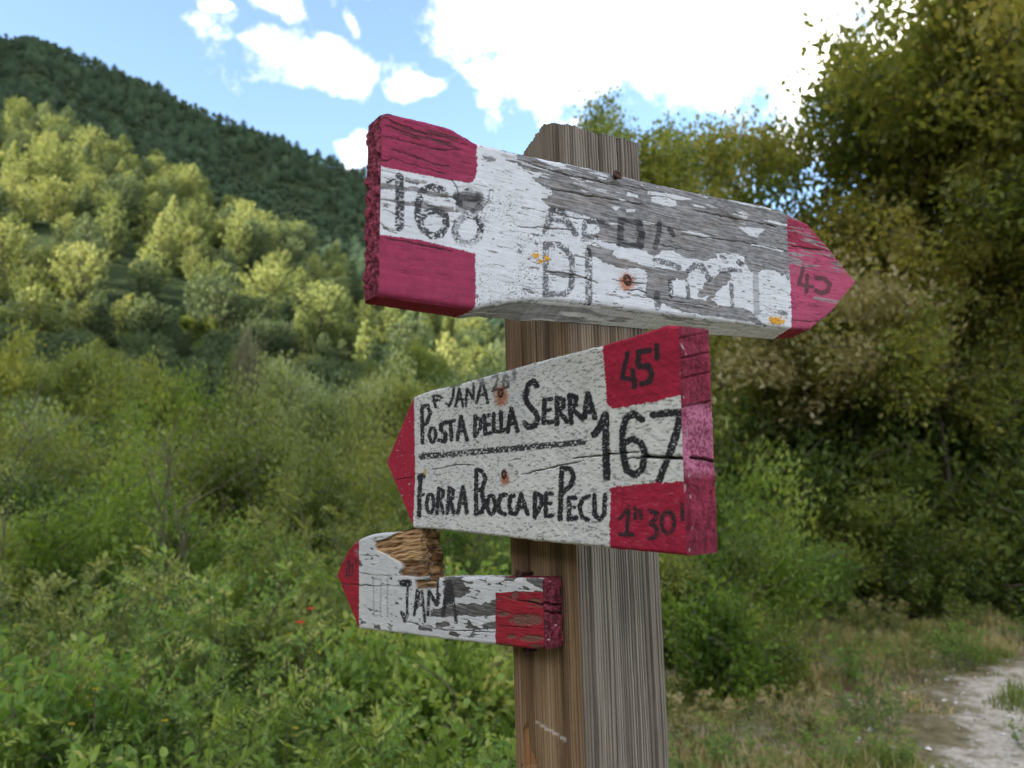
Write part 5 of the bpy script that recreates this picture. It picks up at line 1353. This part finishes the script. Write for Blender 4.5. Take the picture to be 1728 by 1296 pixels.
def paint3(x, y, u, v, part):
    if part == 'front':
        n1 = fbm(u * 110, v * 1100, 81, 3); n2 = fbm(x * .09, y * .09, 82, 4); n3 = fbm(x * .4, y * .4, 83, 3)
        jx = (fbm(x * .12, y * .2, 84, 3) - .5) * 10 + (n3 - .5) * 4; jy = (fbm(x * .12, y * .22, 85, 3) - .5) * 6 + (n3 - .5) * 2
        bare = np.zeros(x.shape)
        for P in S3_BARE: bare = np.maximum(bare, in_poly(x + jx, y + jy, P))
        bare = np.maximum(bare, (fbm(u * 90, v * 500, 86, 3) > .735) & (x > 615))
        wood = bare_grey(u, v, 87, .06, .17, (1.0, .96, .93))
        white = WHITE3 * (0.88 + .18 * n2)[..., None]
        dirt = sstep(.55, .8, fbm(x * .15, y * .2, 88, 3)) * .25
        white = lerp(white, C_(.33, .33, .33) * np.ones(white.shape), dirt)
        hgt = (n1 - .5) * .0005 + np.where(bare > .5, -.0004 + (n1 - .5) * .0005, 0)
        col = np.where(bare[..., None] > .5, wood, white)
        k = strokes_mask(x, y, S3_BLACK, (n3 - .5) * 2.2)
        col = lerp(col, BLACK * .9 * np.ones(col.shape), k * np.where(bare > .5, .75, 1 - .6 * sstep(.6, .7, n3)))
        col = lerp(col, C_(.2, .2, .22) * np.ones(col.shape), strokes_mask(x, y, S3_FAINT, (n3 - .5) * 1.5) * .55)
        col = lerp(col, BLACK * np.ones(col.shape), ((fbm(x * .3, y * .3, 89, 2) > .76) & (x > 795) & (x < 836) & (y < 1008)) * .6)
        # red
        blk = in_poly(x + (n3 - .5) * 2, y + (n3 - .5) * 2, [(836, 1001), (872, 998), (919, 999), (960, 999), (960, 1140), (836, 1140)])
        ar = x < 606 + (n3 - .5) * 2
        wornr = np.zeros(x.shape)
        for cx, cy, rx, ry in ((888, 1046, 28, 10), (897, 1077, 22, 6), (902, 1014, 13, 5), (869, 1003, 6, 6), (850, 1036, 12, 5), (863, 1074, 8, 4), (850, 1090, 16, 5), (905, 1092, 12, 6)):
            wornr = np.maximum(wornr, sstep(1.15, .75, np.hypot((x - cx) / rx, (y - cy) / ry) + (n3 - .5) * .8))
        wornr = np.maximum(wornr, sstep(.62, .72, fbm(u * 60, v * 420, 90, 3)) * .6)
        rc = RED3 * ((0.74 + .42 * n2) * (.82 + .36 * fbm(u * 18, v * 300, 80, 3)))[..., None]
        rc = lerp(rc, C_(.15, .085, .065) * (0.7 + .6 * n1)[..., None], wornr * .85 * (x > 700))
        rc = lerp(rc, C_(.24, .13, .14) * np.ones(rc.shape), ar * sstep(.5, .7, n2) * (y < 950) * .7)
        rc = lerp(rc, BLACK * np.ones(rc.shape), strokes_mask(x, y, S3_RED_BLACK, (n3 - .5) * .8) * .9)
        col = np.where((blk | ar)[..., None], rc, col)
        hgt = hgt - wornr * blk * .0006
        # torn, splintered wood where a piece has broken off
        br = in_poly(x + jx * .4, y + jy * .4, S3_BROWN)
        fib = fbm(u * 30, (v + .12 * u) * 480, 91, 3); fib2 = fbm(u * 80, (v + .14 * u) * 1300, 92, 2)
        f = .6 * fib + .4 * fib2
        bc = lerp(C_(.13, .062, .028) * np.ones(col.shape), C_(.50, .31, .16), sstep(.22, .55, f))
        low = sstep(944, 952, y)
        bc = lerp(bc, bc * C_(.5, .42, .4), low * .8)
        bc = lerp(bc, C_(.36, .32, .27) * np.ones(bc.shape), sstep(.55, .7, fbm(x * .1, y * .1, 93)) * .3)
        col = np.where(br[..., None], bc, col)
        hgt = np.where(br, -.0025 + (f - .5) * .006 - low * .003, hgt)
        nt_ = in_poly(x + jx * .2, y + jy * .2, S3_NOTCH)
        col = np.where(nt_[..., None], lerp(C_(.2, .12, .06) * np.ones(col.shape), C_(.42, .28, .15), sstep(.35, .65, f)), col)
        hgt = np.where(nt_, -.003 + (f - .5) * .004, hgt)
        crack_field(x, y, S3_CRACK, hgt, col, u, v, 94)
        return col, hgt
    r = fbm(u * 900, v * 900, 95, 3); r2 = fbm(u * 160, v * 500, 96, 3)
    if part in ('end0', 'end1'):
        blocks = np.maximum(np.abs(((u * 420) % 1) - .5), np.abs(((v * 420) % 1) - .5))
        col = lerp(C_(.055, .011, .018) * np.ones(x.shape + (3,)), C_(.21, .035, .058), sstep(.3, .7, .6 * r + .4 * r2))
        col = lerp(col, col * .55, sstep(.42, .5, blocks))
        col = lerp(col, C_(.5, .4, .42) * np.ones(col.shape), (fbm(u * 300, v * 300, 97, 1) > .93) * .7)
        hgt = (r2 - .5) * .005 + (r - .5) * .0018
        for yy in (1019, 1033):
            c2 = sstep(3, .8, np.abs(y - yy + (fbm(x * .1, y * 0, 98) - .5) * 8)); hgt = hgt - c2 * .003; col = lerp(col, col * .3, c2)
        return col, hgt
    col = lerp(bare_grey(u, v, 99, .1, .3), WHITE3 * np.ones(x.shape + (3,)), sstep(.45, .55, r2))
    if part == 'top':
        brk = (x > 650) & (x < 748) & (y < 990)
        fb = fbm(v * 160, y * .3, 100, 3)
        r = .4 * r + .6 * fb
        col = np.where(brk[..., None], lerp(C_(.05, .022, .010) * np.ones(col.shape), C_(.36, .20, .09), sstep(.36, .62, .5 * fbm(v * 60, y * .55, 110, 3) + .5 * fb)), col)
    col = np.where((u < .083)[..., None] | (u > .348)[..., None], C_(.17, .014, .025) * np.ones(col.shape), col)
    return col, (r2 - .5) * .0012

# ---------------- the post
def make_post():
    nf = 190
    p = np.linspace(0, 1, nf)
    rnd = 0.0035
    segs = []
    # face coordinates: left face from its far corner to the arris, right face from the arris to its far corner
    sL = (1 - p) * SIDE; sR = p * SIDE
    back = np.array([[SIDE, SIDE]])
    xy = np.concatenate([np.stack([0 * sL, sL], 1), np.stack([sR, 0 * sR], 1)[1:], [[SIDE, SIDE * .33], [SIDE, SIDE * .66], [SIDE, SIDE], [SIDE * .66, SIDE], [SIDE * .33, SIDE]]])
    # coordinates (a along RD, b along LD); rounded corners
    def rounding(xy):
        out = xy.copy()
        for cx, cy in ((0, 0), (SIDE, 0), (0, SIDE)):
            ex = np.abs(xy[:, 0] - cx); ey = np.abs(xy[:, 1] - cy)
            k = (ex < rnd) & (ey < rnd)
            sx = 1 if cx == 0 else -1; sy = 1 if cy == 0 else -1
            vx = ex[k] - rnd; vy = ey[k] - rnd
            L = np.maximum(np.hypot(vx, vy), 1e-9)
            out[k, 0] = cx + sx * (rnd + vx / L * rnd); out[k, 1] = cy + sy * (rnd + vy / L * rnd)
        return out
    nfp = 2 * nf - 1
    on = np.zeros(len(xy)); on[:nfp] = 1
    isL = np.zeros(len(xy), bool); isL[:nf] = True
    pos = np.zeros(len(xy)); pos[:nfp] = np.concatenate([-sL, sR[1:]])      # signed distance from the arris
    xyr = rounding(xy)
    nrm = np.where(isL[:, None], np.array([[-1., 0]]), np.array([[0, -1.]]))
    # heights
    z_bot = -(A0[2] + 0.45) / AX[2]
    topL = uv_of([(820, 330), (888, 252), (905, 225), (920, 208), (935, 207), (950, 209)], A0, LD)
    topR = uv_of([(946, 208), (975, 214), (1000, 222), (1040, 231), (1085, 243)], A0, RD)
    vtop = np.full(len(xy), 0.0)
    vtop[:nf] = np.interp(sL, topL[::-1, 0] if topL[0, 0] > topL[-1, 0] else topL[:, 0], topL[::-1, 1] if topL[0, 0] > topL[-1, 0] else topL[:, 1])
    vtop[nf:nfp] = np.interp(sR[1:], topR[:, 0], topR[:, 1])
    vtop[nfp:] = np.interp(np.arange(5), [0, 4], [vtop[nfp - 1], vtop[0]])
    vtop[:nfp] += .0025 * (vnoise(pos[:nfp] * 260, 0 * pos[:nfp], 3) - .5)
    zz = np.concatenate([np.linspace(z_bot, -0.2, 40)[:-1], np.linspace(-0.2, 1.0, 330)])
    T = np.clip((zz - z_bot) / (1.0 - z_bot), 0, 1)
    # rows: from the ground to the (uneven) top
    base = np.where(zz < -0.2, zz, np.nan)
    Z = np.empty((len(zz), len(xy)))
    k = zz < -0.2
    Z[k] = zz[k][:, None]
    f = (zz[~k] + 0.2) / 1.2
    Z[~k] = -0.2 + f[:, None] * (vtop[None, :] + 0.2)
    # groove profile: growth rings standing out on the weathered faces, wandering slowly along the post
    posg = pos[None, :] + 0.0035 * (fbm(Z * 3.1, 0 * Z + np.where(isL, 1.0, 7.0)[None, :], 101) - .5) + 0.0012 * (fbm(Z * 14, pos[None, :] * 30, 102) - .5)
    g = fbm(posg * 290, Z * 2.2, 103, 2)
    g2 = fbm(posg * 620, Z * 3.5, 104, 2)
    ring = 0.5 + 0.5 * np.sin(posg * 2 * np.pi * 330 + 5 * fbm(posg * 60, Z * 1.5, 109) * 3)
    dark = sstep(.56, .74, .26 * g + .18 * g2 + .56 * ring) * on[None, :]
    amp = np.where(isL, .0006, .0010)[None, :] * (1 + 1.2 * sstep(.25, .32, Z))
    h = -(dark * amp) * on[None, :]
    # drying splits
    splits = [(-.006, .35, .55, .0011), (.043, .33, .50, .0014), (.064, .30, .50, .001), (.0665, .30, .5, .0009), (-.050, .2, .5, .0009), (-.030, -.25, .1, .0008), (-.062, .05, .5, .0011), (-.042, .1, .3, .0009), (.075, -.6, .2, .0008), (.031, -.6, -.12, .0007), (.056, -.35, .05, .0007), (.012, -.15, .1, .0006), (.068, -.8, -.3, .0008), (-.071, -.5, -.1, .0008)]
    spl = np.zeros(Z.shape)
    for sp, z0, z1, w in splits:
        d = np.abs(posg - sp)
        spl = np.maximum(spl, sstep(w, w * .3, d) * sstep(z0 - .03, z0, Z) * sstep(z1 + .05, z1, Z) * on[None, :])
    h = h - spl * .006
    # colours
    streak = fbm(posg * 130, Z * 1.6, 105, 3); fine = fbm(posg * 900, Z * 18, 106, 2)
    grey = lerp(C_(.130, .106, .084) * np.ones(Z.shape + (3,)), C_(.235, .197, .163), sstep(.3, .7, .55 * streak + .45 * fine))
    grey = lerp(grey, C_(.060, .050, .042) * np.ones(Z.shape + (3,)), dark * .8)
    tan = lerp(C_(.155, .095, .050) * np.ones(Z.shape + (3,)), C_(.32, .22, .13), sstep(.3, .7, .7 * streak + .3 * fine))
    tan = lerp(tan, C_(.085, .042, .019) * np.ones(Z.shape + (3,)), dark * .62)
    stain = sstep(.52, .72, fbm(posg * 55, Z * 2.3, 107, 3)) * sstep(-.85, -.7, pos[None, :] / SIDE) * sstep(-.12, -.25, pos[None, :] / SIDE)
    tan = lerp(tan, C_(.05, .028, .016) * np.ones(Z.shape + (3,)), stain * .75)
    # shadow between the boards, painted as darker brown on the right face
    gap_shade = sstep(.16, .20, Z) * sstep(.27, .25, Z)
    colR = lerp(grey, tan * .8, (gap_shade * .6)[..., None][..., 0])
    greyness = sstep(.22, .36, Z + .05 * (streak - .5))
    colL = lerp(tan, grey * C_(1.03, 1.0, .95), greyness)
    col = np.where(isL[None, :, None], colL, colR)
    col = np.where((on[None, :, None] > .5), col, C_(.2, .17, .14) * np.ones(col.shape))
    # pale scratch on the left face
    P = A0 + (xyr[None, :, 0:1] * RD + xyr[None, :, 1:2] * LD) + Z[..., None] * AX
    nn = nrm[:, 0:1] * RD + nrm[:, 1:2] * LD
    q = proj(P)
    sc = sstep(3.2, 1.0, seg_dist(q[..., 0], q[..., 1], [(905, 1219), (930, 1234), (954, 1249)]) + 3 * (fbm(q[..., 0] * .2, q[..., 1] * .2, 108) - .5)) * isL[None, :]
    col = lerp(col, C_(.55, .5, .46) * np.ones(col.shape), sc * .75)
    tear = in_poly(q[..., 0], q[..., 1], [(880, 1296), (882, 1230), (890, 1222), (896, 1262), (908, 1296)]) & isL[None, :]
    col = np.where(tear[..., None], lerp(C_(.16, .07, .03) * np.ones(col.shape), C_(.36, .19, .09), fine), col)
    h = h - tear * .002 * (0.5 + fine)
    P = P + nn[None] * h[..., None]
    nz, nc = Z.shape
    i = np.arange(nz - 1)[:, None] * nc + np.arange(nc)[None, :]
    j = np.arange(nz - 1)[:, None] * nc + (np.arange(nc)[None, :] + 1) % nc
    fq = np.stack([i, j, j + nc, i + nc], -1).reshape(-1, 4)
    cap = np.concatenate([P[-1], P[-1].mean(0, keepdims=True)])
    o = nz * nc
    a = np.arange(nc)
    ft = np.stack([o + a, o + (a + 1) % nc, np.full(nc, o + nc)], 1)
    capc = np.concatenate([col[-1], col[-1].mean(0, keepdims=True)])
    me = mesh_np('post', np.concatenate([P.reshape(-1, 3), cap]), [fq, ft], True, cols={'Col': np.concatenate([col.reshape(-1, 3), capc])})
    return me

def screw_mesh(name, r, shank):
    """domed screw head with a cross recess, and its shank behind"""
    nr, na = 10, 40
    rr = np.linspace(0, 1, nr)[:, None]; a = np.linspace(0, 2 * np.pi, na, endpoint=False)[None, :]
    x = rr * np.cos(a) * r; y = rr * np.sin(a) * r
    z = r * .35 * (1 - rr ** 2 * .9) + 0 * a
    cross = np.minimum(sstep(.22, .12, np.abs(x) / r), sstep(.62, .5, np.abs(y) / r)) + np.minimum(sstep(.22, .12, np.abs(y) / r), sstep(.62, .5, np.abs(x) / r))
    z = z - np.clip(cross, 0, 1) * r * .45
    head = np.stack([x, y, z], -1)
    prof = [(1.0, -.1), (.62, -.45), (.42, -.7)]
    k = 0
    L = shank / r
    for q in np.linspace(-.7, -L, 36):
        prof.append((.42 if k % 2 else .34, q)); k += 1
    prof.append((.02, -L - .4))
    side = np.array([[(pr * r * math.cos(t), pr * r * math.sin(t), pz * r) for t in a[0]] for pr, pz in prof])
    G = np.concatenate([head, side]); n_r = len(G)
    i = np.arange(n_r - 1)[:, None] * na + np.arange(na)[None, :]
    j = np.arange(n_r - 1)[:, None] * na + (np.arange(na)[None, :] + 1) % na
    fq = np.stack([i, i + na, j + na, j], -1).reshape(-1, 4)
    return mesh_np(name, G.reshape(-1, 3), fq, True)

def rust_mat():
    m, N, out = new_mat('rusty_screw')
    tc = N.n('ShaderNodeTexCoord')
    nz = N.noise(tc.outputs['Object'], 700.0, 4.0)
    c = N.ramp(nz, [(.3, (.018, .010, .010)), (.55, (.055, .022, .016)), (.75, (.13, .05, .028))])
    b = N.n('ShaderNodeBsdfPrincipled'); N.put(b.inputs['Base Color'], c)
    b.inputs['Roughness'].default_value = .7; b.inputs['Metallic'].default_value = .25
    N.put(out.inputs[0], b.outputs[0])
    return m

def build_signpost():
    foot = A0 + (RD + LD) * SIDE * .5
    foot = foot - AX * ((foot[2]) / AX[2])
    root = obj('trail_signpost', None, loc=foot, label='square weathered timber post with three painted red and white wooden trail arrows', category='signpost')
    root.empty_display_size = .2
    inv = Matrix.Translation(-Vector(foot))
    def part(name, me, mat, **p):
        o = obj(name, me, root, mat, **p)
        o.matrix_parent_inverse = inv
        return o
    part('post', make_post(), M_POST)
    t1, t2, t3 = .021, .028, .018
    DU = .00052
    b1 = part('sign_board', make_board('upper_board', A0 + NR * (t1 + .0008), NR, RD, t1, S1_TOP, S1_BOT, paint1, DU, skew0=-.003, drop=([-.2, -.11, -.09, -.05, .26, .30, .37], [.001, .002, .004, .011, .0065, .004, .0])), M_PAINT, label='peeling grey and white arrow board marked 168 with crimson corners, topmost on the post')
    b2 = part('sign_board', make_board('middle_board', A0 + NL * (t2 + .0008), NL, LD, t2, S2_TOP, S2_BOT, paint2, DU, skew0=.0035, rnd=.0025), M_PAINT, label='rough white arrow board lettered POSTA DELLA SERRA 167 with red corners')
    b3 = part('sign_board', make_board('lower_board', A0 + NL * (t3 + .0008), NL, LD, t3, S3_TOP, S3_BOT, paint3, DU, rnd=.003, dense=([(709, 892), (726, 977)], 130)), M_PAINT, label='small broken white arrow board with red end and splintered brown notch')
    mr = rust_mat()
    def screw(board, px, P0, ud, n, r, out=0.0, shank=.03, direction=None, along=0.0):
        uvp = uv_of(np.array([px], float), P0, ud)[0]
        pos = A0 + (P0 - A0) @ n * n + ud * uvp[0] + AX * uvp[1] + n * out
        d = Vector(n if direction is None else direction)
        o = obj('screw', screw_mesh('screw', r, shank), board, mr)
        M = Matrix.Translation(Vector(pos)) @ d.to_track_quat('Z', 'Y').to_matrix().to_4x4() @ Matrix.Rotation(.4, 4, 'Z')
        o.matrix_basis = M
        return o
    P1 = A0 + NR * t1; P2 = A0 + NL * t2; P3 = A0 + NL * t3
    screw(b1, (1058, 473), P1, RD, NR, .0050, .0006)
    dd = NR * .85 + AX * .35
    screw(b1, (1037, 297), P1, RD, NR, .0046, .004, .03, dd)
    screw(b2, (846, 663), P2, LD, NL, .0046, .0004)
    screw(b2, (852, 800), P2, LD, NL, .0040, .0008)
    screw(b3, (868, 970), P3, LD, NL, .0040, -.004, .03)
    screw(b3, (873, 1102), P3, LD, NL, .0038, -.008, .02)
    return root
SIGNPOST = build_signpost()
